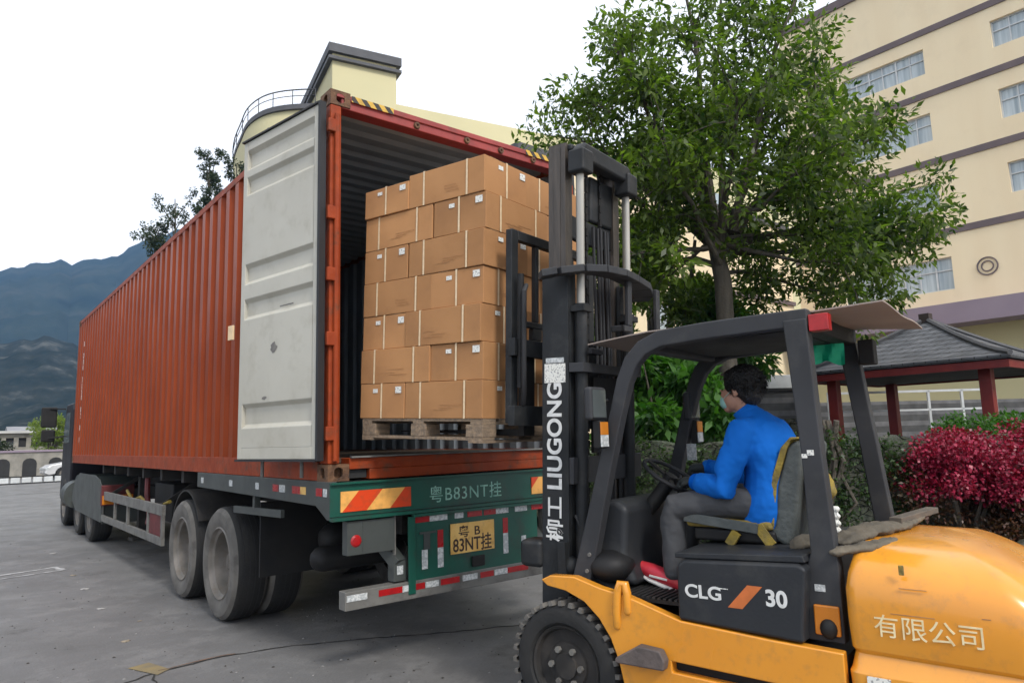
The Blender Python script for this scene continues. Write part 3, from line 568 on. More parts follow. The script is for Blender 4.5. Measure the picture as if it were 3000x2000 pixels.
# ------------------------------------------------------------------ garden wall, blossom, pavilion
def wallstrip(name, pts, th, h, mat, label, cat, cap=None, seed=1):
    g = random.Random(seed); b = MB(); k = []
    for i in range(len(pts)-1):
        n = max(1, int(math.dist(pts[i], pts[i+1])/.25)); k += [(pts[i][0]+(pts[i+1][0]-pts[i][0])*j/n, pts[i][1]+(pts[i+1][1]-pts[i][1])*j/n) for j in range(n)]
    k.append(pts[-1]); nz = 8; vs = []
    for i, p in enumerate(k):
        q = k[min(i+1, len(k)-1)]; o = k[max(i-1, 0)]; dx, dy = q[0]-o[0], q[1]-o[1]; l = math.hypot(dx, dy); nx, ny = dy/l, -dx/l
        hh = h*(1+g.uniform(-.05, .04))
        for j in range(nz+1):
            t = j/nz; off = g.uniform(-.03, .03)-t*.06; vs.append((p[0]-nx*off*-1, p[1]-ny*off*-1, hh*t))
        vs.append((p[0]-nx*th, p[1]-ny*th, hh)); vs.append((p[0]-nx*th, p[1]-ny*th, 0))
    m = nz+3; fs = [(i*m+j, (i+1)*m+j, (i+1)*m+j+1, i*m+j+1) for i in range(len(k)-1) for j in range(m-1)]
    fs += [tuple(range(m))[::-1], tuple(range((len(k)-1)*m, len(k)*m))]
    return tag(b._add(vs, fs).build(name, mat), label, cat)
wallstrip('stone_wall', [(4.2, 6.4), (5.4, 3.2), (6.0, 1.4), (6.5, -.2), (7.3, -1.1), (8.4, -1.7), (11.5, -3.0)], .4, 1.45, m_stone, 'mossy rubble stone retaining wall of the garden behind the forklift cab', 'wall')
tag(MB().prism([(4.7, 6.3), (5.8, 3.3), (6.4, 1.5), (6.9, -.05), (7.6, -.8), (8.6, -1.35), (11.5, -2.6), (24, -2.6), (24, 13), (4.7, 13)], 2, 0, 1.2).build('garden_soil', M('garden soil', (.045, .038, .026), (.06, .06, .03), 2, .95, bump=.6)), kind='structure')
PG = 'crimson blossom shrubs on the garden wall'
for i, (x, y, r_, h, lab) in enumerate(((7.5, -1.35, .72, 1.42, 'left crimson blossom shrub beside the rear cab pillar'), (8.35, -2.0, .85, 1.5, 'middle crimson blossom shrub behind the orange counterweight'), (9.3, -2.75, .9, 1.45, 'right crimson blossom shrub cut by the picture edge'))):
    s_ = shrub('blossom_shrub', (x, y, 0), r_, r_, h, 15000, .042, .034, m_pink, lab, 'shrub', 60+i, PG, .8, .22, 18, 60)
    g = random.Random(i); leaves('green_leaf', [(r_*g.uniform(-.9, .9), r_*g.uniform(-.9, .9), g.uniform(.1, h*.72)) for _ in range(44)], .28, 9000, .055, .028, m_pinkl, s_, seed=80+i)
for i, (x, y, lab) in enumerate(((9.7, -.75, 'low green shrub with white flowers behind the crimson blossom, left'), (10.6, -1.1, 'low green shrub behind the crimson blossom, right of the red pillar'))):
    shrub('flowering_shrub', (x, y, 1.15), .55, .5, .55, 1500, .075, .035, m_leaf2, lab, 'shrub', 90+i, 'green shrubs at the pavilion', .0, .16, 8, 18)
# boulders edging the bed under the blossom
for i in range(5):
    t = i/4; x = 6.75+t*2.2; y = -1.75-t*1.5; g = random.Random(i+5); s_ = g.uniform(.16, .26); vs = MB().ball((0, 0, s_*.7), (s_*1.2, s_, s_*.8), 12, 8)
    vs.v = [(a*(1+g.uniform(-.12, .12)), b_*(1+g.uniform(-.12, .12)), c*(1+g.uniform(-.1, .1))) for a, b_, c in vs.v]
    o = vs.build('garden_boulder', m_stone2, smooth=True); o.location = (x, y, 0); o.rotation_euler[2] = g.uniform(0, 3)
    tag(o, 'rough grey boulder on the ground under the crimson blossom, '+('nearest the forklift', 'second from the forklift', 'middle of the row', 'fourth of the row', 'last of the row')[i], 'boulder', 'boulders at the foot of the blossom')
# pavilion
pv = empty('pavilion', (15.6, 1.75, 1.2), 0, 'open garden pavilion with grey tiled hipped roof on red pillars', 'pavilion')
zb = -1.2
H_ = 2.17; ez = 2.9+zb; pz = 3.98+zb
def roofsheet(h0, z0, h1, z1, mat, name, th=.07):
    b = MB(); n = 10; vs = []
    for lay in (0, -th):
        for i in range(n+1):
            t = i/n; hh = h0+(h1-h0)*t; z = z0+(z1-z0)*(t**1.25)+lay
            vs += [(-hh, -hh, z), (hh, -hh, z), (hh, hh, z), (-hh, hh, z)]
    m = 4*(n+1)
    fs = [(i*4+j, i*4+(j+1) % 4, (i+1)*4+(j+1) % 4, (i+1)*4+j) for i in range(n) for j in range(4)]
    fs += [tuple(m+k for k in f)[::-1] for f in fs]+[(j, m+j, m+(j+1) % 4, (j+1) % 4) for j in range(4)]
    return b._add(vs, fs).build(name, mat, pv)
roofsheet(H_, ez, .08, pz, m_tile, 'roof')
b = MB()
for sx, sy in ((1, 1), (1, -1), (-1, 1), (-1, -1)):
    b.tube([(sx*(H_+(.08-H_)*t), sy*(H_+(.08-H_)*t), ez+(pz-ez)*t**1.25+.03) for t in [k/8 for k in range(9)]], .055, 6)
b.build('ridge_cap', m_coping, pv); MB().box(-.11, .11, -.11, .11, pz-.02, pz+.2).build('finial', M('dark finial', (.05, .035, .03), None, 5, .7), pv)
MB().box(-H_+.05, H_-.05, -H_+.05, -H_+.12, ez-.24, ez-.09).box(-H_+.05, -H_+.12, -H_+.12, H_-.12, ez-.24, ez-.09).box(H_-.12, H_-.05, -H_+.12, H_-.12, ez-.24, ez-.09).box(-H_+.05, H_-.05, H_-.12, H_-.05, ez-.24, ez-.09).build('eaves_board', m_red, pv)
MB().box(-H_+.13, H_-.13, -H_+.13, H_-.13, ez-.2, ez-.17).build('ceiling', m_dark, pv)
for sx, sy in ((1, 1), (1, -1), (-1, 1), (-1, -1)):
    MB().box(sx*1.55-.11, sx*1.55+.11, sy*1.55-.11, sy*1.55+.11, 0, ez-.21).build('pillar', m_red, pv, bevel=.01)
MB().box(-1.9, 1.9, -1.9, 1.9, -.05, .08).build('plinth', m_brick, pv)
# masonry and railing behind the pavilion
tag(MB().box(0, 9, 0, .3, 0, 2.35).build('block_wall', m_brick), 'grey block wall behind the pavilion', 'wall').location = (17.0, 6.2, 0)
bpy.data.objects['block_wall'].rotation_euler[2] = R(-28)
tag(MB().box(0, .6, 0, .6, 0, 1.75).box(-.05, .65, -.05, .65, 1.75, 1.86).build('stone_pier', m_stone2), 'rough stone gate pier under the pavilion roof', 'pier').location = (13.9, 4.2, 0)
rl = MB()
for i in range(6): rl.box(i*.9, i*.9+.06, 0, .06, 0, 1.35)
rl.box(0, 4.56, .0, .05, 1.3, 1.36).box(0, 4.56, .0, .05, .8, .85)
o = tag(rl.build('white_railing', m_wframe), 'white metal railing seen under the pavilion roof', 'railing'); o.location = (16.6, 4.75, 1.2); o.rotation_euler[2] = R(-40)
# ------------------------------------------------------------------ far left street: kerb rail, wall, houses, car, tree
kr = empty('low_barrier', (-3, 36.9, 0), R(3), 'low black barrier with a row of white panels across the far end of the yard', 'barrier')
MB().box(0, 13.5, 0, .1, 0, .05).box(0, 13.5, 0, .1, .31, .37).build('rail', m_black, kr)
for i in range(30): MB().box(.05+i*.45, .42+i*.45, -.02, .12, .05, .31).build('panel', m_wframe, kr, bevel=.02)
m_greyw = M('weathered garden wall', (.3, .28, .24), (.2, .19, .165), 1.5, .85, stain=(.1, .1, .09), sscale=1.2, samt=.7)
aw = empty('arched_wall', (-8, 46, 0), 0, 'weathered grey garden wall with arched openings beyond the low barrier', 'wall')
oa = []
b = MB()
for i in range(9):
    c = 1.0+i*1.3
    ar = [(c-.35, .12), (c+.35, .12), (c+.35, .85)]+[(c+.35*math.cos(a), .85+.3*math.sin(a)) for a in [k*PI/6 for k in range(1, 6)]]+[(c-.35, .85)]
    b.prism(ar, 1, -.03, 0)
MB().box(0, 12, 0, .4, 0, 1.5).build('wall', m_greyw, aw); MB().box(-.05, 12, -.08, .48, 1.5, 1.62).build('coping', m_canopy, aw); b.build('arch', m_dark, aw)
def house(name, loc, wx, wy, h, rh, lab, seed, roofm):
    g = random.Random(seed); r_ = empty(name, loc, 0, lab, 'house', 'white houses at the foot of the hill')
    U_ = Vector((1, 0, 0)); nf = max(1, int(h/2.8)); ops_ = []
    nx = max(2, int(wx/2)); dx = wx/nx
    for f in range(nf):
        for i in range(nx): ops_.append((dx*i+dx*.22, dx*i+dx*.78, h/nf*f+.9, h/nf*f+2.1))
    wall_open(None, (0, 0, 0), U_, wx, h, ops_, m_house, r_, .15)
    for o in ops_: window((0, 0, 0), U_, *o, 2, r_, .12)
    MB().box(.2, wx-.2, .3, wy, 0, h).build('rear_wall', m_house, r_)
    MB().prism([(-.4, h), (wy/2, h+rh), (wy+.4, h), (wy+.4, h-.12), (-.4, h-.12)], 0, -.3, wx+.3).build('roof', roofm, r_)
    MB().box(-.15, wx+.15, -1.1, -.02, h/nf-.15, h/nf).build('balcony', m_house, r_); return r_
m_house = M('white house render', (.55, .55, .53), (.45, .45, .44), .5, .8)
m_hroof = M('grey house roof', (.2, .2, .21), (.26, .26, .27), 1, .8)
house('white_house', (5.6, 118, 0), 6.5, 8, 4.0, 1.1, 'white two storey house with grey roof left of the yellow green tree', 1, m_hroof)
house('white_house', (-4.5, 121, 0), 9.2, 7, 3.6, .9, 'lower white house cut by the left picture edge', 2, m_hroof)
house('white_house', (14.5, 122, 0), 10, 8, 5.5, 1.6, 'white house hidden behind the lorry cab', 3, m_hroof)
shrub('roadside_tree', (3.95, 54, 0), 1.3, 1.3, 4.2, 6500, .15, .08, m_leaf4, 'round yellow green tree beside the lorry cab at the far left', 'tree', 70, None, .9, .5, 7, 30)
for i, (x, h) in enumerate(((-4, 1.6), (-1.2, 1.9), (1.3, 1.7))):
    shrub('garden_bush', (x, 56, 0), 1.6, .9, h+.5, 1300, .2, .12, m_leaf3, ('dark bush behind the arched wall at the left picture edge', 'dark bush in the middle behind the arched wall', 'dark bush behind the arched wall next to the yellow green tree')[i], 'shrub', 71+i, 'bushes behind the arched wall', .2, .45, 6, 14)
rw = empty('row_building', (-6, 70, 0), 0, 'long low building with a row of narrow windows above the arched wall', 'building')
opr = [(i*.9+.2, i*.9+.75, z, z+.8) for i in range(14) for z in (.5, 1.9)]
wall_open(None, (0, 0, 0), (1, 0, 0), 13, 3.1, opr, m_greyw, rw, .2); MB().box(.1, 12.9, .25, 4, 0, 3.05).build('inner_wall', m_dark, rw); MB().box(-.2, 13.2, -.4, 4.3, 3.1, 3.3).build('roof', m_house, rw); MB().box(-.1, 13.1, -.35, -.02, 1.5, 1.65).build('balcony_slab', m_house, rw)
# white picket fence by the tree
pf = MB()
for i in range(22): pf.prism([(i*.22, 0), (i*.22+.12, 0), (i*.22+.12, 1.2), (i*.22+.06, 1.32), (i*.22, 1.2)], 1, 0, .04)
pf.box(0, 4.8, .04, .07, .35, .43).box(0, 4.8, .04, .07, .95, 1.03)
tag(pf.build('picket_fence', m_wframe), 'white picket fence behind the white car', 'fence').location = (3.2, 47.6, 0)
# white car, side on
cr = empty('parked_car', (2.35, 40.6, 0), R(4), 'small white car parked beyond the low barrier, its nose to the left', 'car')
m_carw = M('white car paint', (.62, .62, .62), None, 2, .25, coat=.6)
body = [(0, .35), (.05, .62), (.25, .78), (1.05, .92), (1.75, 1.38), (3.0, 1.42), (3.7, 1.02), (4.15, .95), (4.2, .4), (3.85, .25)]
def arch(cx, r_=.36): return [(cx+r_*math.cos(a), .3+r_*math.sin(a)) for a in [k*PI/8 for k in range(0, 9)]]
poly = body+[(x, max(z, .22)) for x, z in arch(3.35)]+[(x, max(z, .22)) for x, z in arch(.85)]+[(.2, .25)]
MB().prism(poly, 1, 0, 1.62).build('body', m_carw, cr, bevel=.05)
MB().prism([(1.2, .95), (1.8, 1.32), (2.3, 1.34), (2.3, .97)], 1, -.012, 1.632).prism([(2.38, .97), (2.38, 1.34), (2.95, 1.34), (3.5, 1.02)], 1, -.012, 1.632).build('side_window', m_glass, cr)
MB().prism([(.02, .52), (.02, .64), (.3, .7), (.28, .58)], 1, -.01, 1.63).build('headlight', m_silver, cr, bevel=.01)
for x in (.85, 3.35):
    for y in (.1, 1.52):
        t_ = MB().lathe([(-.1, .2), (-.1, .29), (-.07, .32), (.07, .32), (.1, .29), (.1, .2)], (x, y, .32), 1, 24).build('wheel', m_tyre, cr, smooth=True)
        MB().lathe([(-.095, .01), (-.095, .16), (-.06, .2), (.06, .2), (.095, .16), (.095, .01)], (x, y, .32), 1, 20).build('rim', m_rim, t_)
# ------------------------------------------------------------------ shipping container
ZC = 1.34; CW, CL, CH = 2.438, 12.192, 2.896
ct = empty('shipping_container', (0, 0, ZC), 0, 'long orange red high container on the trailer, doors open, corrugated sides', 'container')
def casting(x, y, z, sx, sy):
    """corner casting with real oval holes in its outer faces; (x, y, z) = outer lower corner, s = inward direction"""
    b = MB(); W_, D_, Hc = .162, .178, .118; th = .028
    def ring(plane):
        n = 20; out = []; inn = []
        a, h = (W_, Hc) if plane == 'r' else (D_, Hc)
        for i in range(n):
            t = 2*PI*(i+.5)/n; c, s_ = math.cos(t), math.sin(t); k = max(abs(c), abs(s_)); out.append((a/2+c/k*a/2, h/2+s_/k*h/2))
            inn.append((a/2+c*.034, h/2+(s_*.024+math.copysign(.014, s_))))
        return out, inn, n
    for plane in ('r', 's'):
        out, inn, n = ring(plane); vs = []
        for dep in (0, th):
            for lp in (out, inn):
                for p in lp:
                    vs.append((x+sx*p[0], y+sy*dep, z+p[1]) if plane == 'r' else (x+sx*dep, y+sy*p[0], z+p[1]))
        q = lambda l, d, i: (d*2+l)*n+i % n; fs = []
        for i in range(n): fs += [(q(0, 0, i), q(0, 0, i+1), q(1, 0, i+1), q(1, 0, i)), (q(1, 0, i), q(1, 0, i+1), q(1, 1, i+1), q(1, 1, i)), (q(0, 1, i), q(0, 1, i+1), q(1, 1, i+1), q(1, 1, i))]
        b._add(vs, fs)
    xa, xb = sorted((x+sx*.002, x+sx*(W_-.001))); ya, yb = sorted((y+sy*.002, y+sy*(D_-.001)))
    b.box(xa, xb, ya, yb, z, z+.012).box(xa, xb, ya, yb, z+Hc-.012, z+Hc)
    xa, xb = sorted((x+sx*.06, x+sx*W_)); ya, yb = sorted((y+sy*.07, y+sy*D_)); b.box(xa, xb, ya, yb, z+.012, z+Hc-.012)
    return b.build('corner_casting', m_rust, ct)
for x, sx in ((-.002, 1), (CW+.002, -1)):
    for y, sy in ((-.002, 1), (CL+.002, -1)):
        for z in (-.003, CH-.115): casting(x, y, z, sx, sy)
for x0 in (0.0, CW-.09): MB().box(x0, x0+.09, .0, .15, .116, CH-.116).build('corner_post', m_rustor, ct, bevel=.012)
for x0 in (0.0, CW-.11): MB().box(x0, x0+.11, CL-.13, CL, .116, CH-.116).build('corner_post', m_orange, ct, bevel=.01)
# left post hinge lugs and couplings
for sgn, x0 in ((1, 0), (-1, CW)):
    for z in (.28, .95, 1.42, 1.88, 2.55):
        xa, xb = sorted((x0-sgn*.03, x0+sgn*.05)); MB().box(xa, xb, -.035, .0, z, z+.10).build('hinge_lug', m_rustor, ct, bevel=.008)
    MB().tube([(x0+sgn*.045, -.022, .14), (x0+sgn*.045, -.022, CH-.2)], .021, 10).build('hinge_rod', m_rustor, ct, smooth=True)
MB().box(.092, CW-.092, .01, .13, CH-.125, CH-.045).box(.162, CW-.162, -.004, .05, CH-.06, CH-.012).build('door_header', m_redpaint, ct, bevel=.008)
b = MB()
for x in (.75, 1.25, 1.62, 2.0): b.lathe([(-.02, .01), (-.02, .026), (0, .03)], (x, .01, CH-.09), 1, 10)
b.build('cam_keeper', m_rust, ct)
for x0, x1 in ((.17, .53), (CW-.53, CW-.17)): MB().box(x0, x1, -.009, -.004, CH-.062, CH-.014).build('warning_stripe', m_yb, ct)
MB().box(.162, CW-.162, -.002, .14, .075, .155).box(.32, CW-.32, -.002, .14, .0, .075).build('door_sill', m_rustor, ct, bevel=.006)
MB().box(.17, .31, .03, .14, .012, .07).build('sill_notch_shade', m_dark, ct)  # near-black block puts shade into the open sill notch
MB().box(.165, CW-.165, -.03, .0, .156, .168).build('threshold_plate', m_greybar, ct)
def corr(x, sgn, inner=False):
    """trapezoid corrugation along the side"""
    pts = []; y = .15; p = .278; d = .036
    while y < CL-.16:
        for dy, o in ((0, 0), (.104, 0), (.139, d), (.243, d)): 
            if y+dy < CL-.13: pts.append((y+dy, o))
        y += p
    pts.append((CL-.13, 0)); b = MB(); vs = []
    for lay in (0, .004):
        for yy, o in pts: vs += [(x+sgn*(o+lay), yy, .14), (x+sgn*(o+lay), yy, CH-.05)]
    m = len(pts)*2
    fs = [(2*i, 2*i+2, 2*i+3, 2*i+1) for i in range(len(pts)-1)]+[(m+2*i+1, m+2*i+3, m+2*i+2, m+2*i) for i in range(len(pts)-1)]
    o = b._add(vs, fs); return o
def two_side(b, name, outer, inner, parent):
    o = b.build(name, outer, parent); o.data.materials.append(inner); n = len(o.data.polygons)
    mi = [0]*(n//2)+[1]*(n-n//2); o.data.polygons.foreach_set('material_index', mi); return o
two_side(corr(.004, 1), 'side_wall', m_orange, m_intr, ct)
two_side(corr(CW-.004, -1), 'side_wall', m_orange, m_intr, ct)
for x0 in (0, CW-.06): MB().box(x0, x0+.06, .15, CL-.13, CH-.075, CH-.012).build('top_rail', m_rustor, ct)
for x0, x1 in ((-.001, .05), (CW-.05, CW+.001)): MB().box(x0, x1, .178, CL-.178, 0, .155).build('bottom_rail', m_rustor, ct, bevel=.004)
# roof, corrugated across
pts = []; y = .13; d = .03
while y < CL-.2:
    for dy, o in ((0, 0), (.07, 0), (.1, d), (.17, d)): pts.append((y+dy, o))
    y += .209
vs = []
for lay in (0, .004):
    for yy, o in pts: vs += [(.05, yy, CH-.045+o+lay), (CW-.05, yy, CH-.045+o+lay)]
m_ = len(pts)*2
ro = MB()._add(vs, [(m_+2*i, m_+2*i+2, m_+2*i+3, m_+2*i+1) for i in range(len(pts)-1)]+[(2*i+1, 2*i+3, 2*i+2, 2*i) for i in range(len(pts)-1)])
two_side(ro, 'roof', m_orange, m_intr, ct)
MB().box(.05, CW-.05, .0, .12, CH-.044, CH-.02).build('roof_edge', m_redpaint, ct)
MB().box(.05, CW-.05, .14, CL-.1, .12, .15).build('floor', M('plywood floor', (.09, .06, .04), (.06, .045, .03), 3, .7, stretch=(8, .5, 1)), ct)
b = MB()
for i in range(30): b.box(.051, CW-.051, .3+i*.4, .35+i*.4, .012, .119)
b.build('cross_member', m_under, ct)
MB().box(.112, CW-.112, CL-.08, CL-.04, .116, CH-.05).build('front_wall', m_intr, ct)
# doors, folded back 270 degrees along each side: the pale inner face looks outwards
def door(side):
    s = side; x0 = -.055 if s < 0 else CW+.055; y0 = .03; Wd = 1.17; zb_, zt_ = .155, CH-.125
    prof = []       # (z, depth) of the pressed horizontal corrugations
    z = zb_+.10
    segs = [(zb_+.09, 0), (zb_+.24, 0), (zb_+.27, .03), (zb_+.40, .03), (zb_+.43, 0), (1.26, 0), (1.29, .03), (1.40, .03), (1.43, 0), (1.55, 0), (1.58, .03), (1.69, .03), (1.72, 0), (2.30, 0), (2.33, .028), (2.43, .028), (2.46, 0), (2.52, 0), (2.55, .03), (2.66, .03), (zt_-.08, 0)]
    dd = empty('door', (x0, 0, 0), R(11) if s < 0 else R(-11)); dd.parent = ct; x0 = -.004 if s < 0 else .004; Wd = 1.075
    b = MB(); vs = []
    for lay in (0, .003):
        for z, o in segs:
            for yy in (y0+.07, y0+Wd-.06): vs.append((x0-s*(o*1.0+lay-.006)*1, yy, z))
    m = len(segs)*2; fs = [(2*i, 2*i+1, 2*i+3, 2*i+2) for i in range(len(segs)-1)]+[(m+2*i+2, m+2*i+3, m+2*i+1, m+2*i) for i in range(len(segs)-1)]
    b._add(vs, fs).build('door_panel', m_door, dd, bevel=.006)
    fr = MB(); xa, xb = sorted((x0+s*.006, x0-s*.045))
    fr.box(xa, xb, y0, y0+.07, zb_, zt_).box(xa, xb, y0+Wd-.06, y0+Wd, zb_, zt_).box(xa, xb, y0+.07, y0+Wd-.06, zb_, zb_+.09).box(xa, xb, y0+.07, y0+Wd-.06, zt_-.08, zt_)
    fr.build('door_frame', m_door, dd, bevel=.006)
    g = MB(); xa, xb = sorted((x0+s*.022, x0-s*.03)); g.box(xa, xb, y0-.028, y0-.001, zb_-.01, zt_+.01)
    g.box(xa, xb, y0-.001, y0+Wd+.01, zt_+.001, zt_+.014).box(xa, xb, y0-.001, y0+Wd+.01, zb_-.016, zb_-.001)
    g.build('door_gasket', m_rubber, dd)
    for yy in (.32, .85): MB().tube([(x0-s*.066, yy, .02), (x0-s*.066, yy, CH-.04)], .014, 8).build('lock_rod', m_greybar, dd)
    if s < 0:
        MB().box(x0-.022, x0-.006, 1.19, 1.27, 1.12, 1.24).build('lock_bracket', m_tape, dd, bevel=.004)
        MB().box(x0-.0035, x0+.0-.0008, .35, .53, 1.3, 1.31).build('door_scratch', m_greybar, dd)
        for yy, z, a, b2, sd_ in ((.60, 1.0, .06, .05, 1), (.72, .62, .05, .015, 4)):
            g = random.Random(sd_); MB()._add([(x0-.0078, yy+a*math.cos(t)*g.uniform(.5, 1), z+b2*math.sin(t)*g.uniform(.5, 1)) for t in [q*PI/5 for q in range(10)]], [tuple(range(10))]).build('paint_scuff', m_scuff, dd)
    return dd
m_scuff = M('scuffed bare patch', (.14, .13, .12), (.2, .19, .17), 30, .7)
door(-1); door(1)
zt = 0
for i, chs in enumerate(('8', '', 'D', 'B', '0', '', '3', 'L', '5', '0', '', '8', '2', '', '0', '', '1')):
    if chs: text('side_lettering', chs, m_white, ct, .15, (-.002, 11.42, 2.28-i*.118), ((0, -1, 0), (0, 0, 1), (-1, 0, 0)), .001, 1.0)
# ------------------------------------------------------------------ semi trailer
tr = empty('semi_trailer', (0, 0, 0), 0, 'flatbed container semi trailer with green rear beam and grey side beams under the orange container', 'trailer')
xl, xr = .0, CW
for x, s in ((xl, 1), (xr, -1)):
    xa, xb = sorted((x-s*.006, x+s*.05))
    MB().prism([(-.04, 1.337), (-.04, 1.078), (.0, 1.078), (.19, 1.165), (3.16, 1.19), (3.16, 1.337)], 0, xa, xb).build('side_beam', m_grey, tr, bevel=.004)
MB().box(-.005, CW+.005, -.05, -.041, 1.10, 1.315).box(-.005, CW+.005, -.075, -.041, 1.318, 1.332).box(-.005, CW+.005, -.085, -.041, 1.072, 1.094).build('rear_beam', m_green, tr)
MB().box(.052, CW-.052, -.04, .12, 1.08, 1.33).build('rear_box_beam', m_grey, tr)
for x0 in (.07, CW-.07-.56):
    MB().box(x0, x0+.56, -.058, -.051, 1.128, 1.268).build('striped_board', m_board, tr)
text('beam_lettering', '粤B83NT挂', m_wgreen, tr, .135, (.79, -.0505, 1.145), ((1, 0, 0), (0, 0, 1), (0, -1, 0)), .001, .98, sp=1.12)
for x0 in (.66, 1.46): MB().box(x0, x0+.36, .13, .9, .90, 1.07).build('main_beam', m_under, tr)
for x0 in (.74, 1.56): MB().box(x0, x0+.14, .9, 10.8, .98, 1.33).build('chassis_rail', m_under, tr)
for i in range(9): MB().box(.06, .735, .95+i*1.0, 1.05+i*1.0, 1.2, 1.33).build('outrigger', m_under, tr)
# rear centre panel
MB().box(.62, 1.86, -.055, -.02, .56, 1.045).box(.60, .66, -.07, -.056, .5, 1.05).build('rear_panel', m_green, tr, bevel=.004)
MB().box(.64, 2.33, -.09, -.05, 1.046, 1.068).build('lamp_shelf', m_green, tr)
def tape(x0, x1, z0, z1, m, y=-.0925, nm='reflective_tape'): return MB().box(x0, x1, y, y+.0025, z0, z1).build(nm, m, tr)
for x0, x1, m in ((.64, .79, m_redref), (.79, .95, m_silver), (1.02, 1.1, m_silver), (1.14, 1.28, m_redref), (1.30, 1.42, m_redref), (1.42, 1.55, m_silver), (1.62, 1.75, m_silver), (1.8, 1.95, m_redref)): tape(x0, x1, 1.00, 1.044, m, -.0575)
for x0, za, zb2, m in ((.72, .66, .80, m_silver), (.86, .80, .93, m_redref), (.86, .655, .80, m_silver), (1.49, .84, .96, m_redref), (1.49, .68, .84, m_silver), (1.68, .70, .80, m_silver)): tape(x0, x0+.05, za, zb2, m, -.0575)
MB().box(.70, .84, -.068, -.0555, .915, .93).box(.735, .79, -.062, -.0555, .80, .915).build('bracket', m_grey, tr)
pl = MB().box(.972, 1.392, -.067, -.0605, .735, .962).build('licence_plate', m_yplate, tr, bevel=.002)
text('plate_lettering', '粤 B', m_ink, pl, .095, (1.04, -.0675, .862), ((1, 0, 0), (0, 0, 1), (0, -1, 0)), .001, 1.15, sp=1.1, bold=.001)
text('plate_lettering', '83NT挂', m_ink, pl, .135, (.99, -.0675, .752), ((1, 0, 0), (0, 0, 1), (0, -1, 0)), .001, .82, sp=1.0, bold=.002)
MB().box(1.17, 1.29, -.075, -.056, .62, .70).build('plate_lamp', m_black, tr, bevel=.006)
# lamp clusters
for s, x in ((1, .12), (-1, CW-.12)):
    xa, xb = sorted((x, x+s*.37)); lc = MB().box(xa, xb, -.06, .02, .83, 1.06).box(*sorted((x+s*.115, x+s*.122)), -.064, -.06, .83, 1.06).build('lamp_cluster', m_grey, tr, bevel=.012)
    MB().lathe([(-.012, .002), (-.010, .03), (0, .042)], (x+s*.065, -.061, .925), 1, 20).build('red_lamp', m_redref, lc, smooth=True)
    MB().box(*sorted((x+s*.375, x+s*.385)), -.05, .015, .79, 1.07).build('lamp_guard', m_greybar, lc)
    # arms of the underrun bar
    b = MB(); b.bar((x+s*.31, .25, 1.0), (x+s*.42, -.03, .72), .09, .09).box(*sorted((x+s*.37, x+s*.47)), -.045, .045, .6, .745); b.build('bumper_arm', m_grey, tr, bevel=.004)
    MB().box(*sorted((x+s*.395, x+s*.445)), -.0485, -.046, .65, .71).build('reflective_tape', m_silver, tr)
bb = MB().box(.105, CW-.105, -.06, .04, .465, .59).build('underrun_bar', m_greybar, tr, bevel=.006)
for x0, x1, m in ((.115, .27, m_silver), (.36, .55, m_redref), (.55, .60, m_silver), (.60, .74, m_redref), (.745, .86, m_silver), (.88, 1.05, m_redref), (1.08, 1.22, m_silver), (1.25, 1.38, m_redref), (1.39, 1.52, m_silver), (1.52, 1.74, m_redref), (1.85, 2.05, m_silver)):
    MB().box(x0, x1, -.0635, -.061, .525, .568).build('reflective_tape', m, bb)
# tape on the side beam
for y0, y1, m in ((3.02, 2.94, m_silver), (2.12, 2.03, m_silver), (1.42, 1.34, m_silver), (1.02, .9, m_redref), (.88, .76, m_silver), (.62, .46, m_redref), (.46, .36, m_yplate), (.18, .08, m_redref), (.06, .0, m_silver)):
    MB().box(-.0085, -.0062, y1, y0, 1.235, 1.29).build('reflective_tape', m, tr)
# wheels
m_disc = M('dusty shaded wheel disc', (.13, .115, .1), (.09, .08, .07), 7, .75, stain=(.05, .035, .025), sscale=10, samt=.8)  # dusty, and darker than the rim to paint in the dish's shade
def twheel(name, x, y, r_, parent, side, wd=.27, rr=.33):
    s = side      # +1: outer face towards -x
    w_ = empty(name, (x, y, r_)); w_.parent = parent
    p = [(-.0, rr), (-.015, rr+.03), (-.028, r_-.10), (-.02, r_-.045), (.012, r_-.012), (.04, r_), (wd-.04, r_), (wd-.012, r_-.012), (wd+.02, r_-.045), (wd+.028, r_-.1), (wd+.015, rr+.03), (wd, rr)]
    q = [(s*a, b_) for a, b_ in p]
    MB().lathe(q[4:8], (0, 0, 0), 0, 56).build('tread', m_tyre, w_, smooth=True)
    MB().lathe(q[:5], (0, 0, 0), 0, 56).lathe(q[7:], (0, 0, 0), 0, 56).build('tyre', m_tyred, w_, smooth=True)
    g_ = MB()
    for k in range(4): a = s*(.06+(wd-.12)*k/3); g_.lathe([(a-.004, r_+.0005), (a-.004, r_+.001), (a+.004, r_+.001), (a+.004, r_+.0005)], (0, 0, 0), 0, 48)
    g_.build('tread_groove', m_rubber, w_)
    return w_
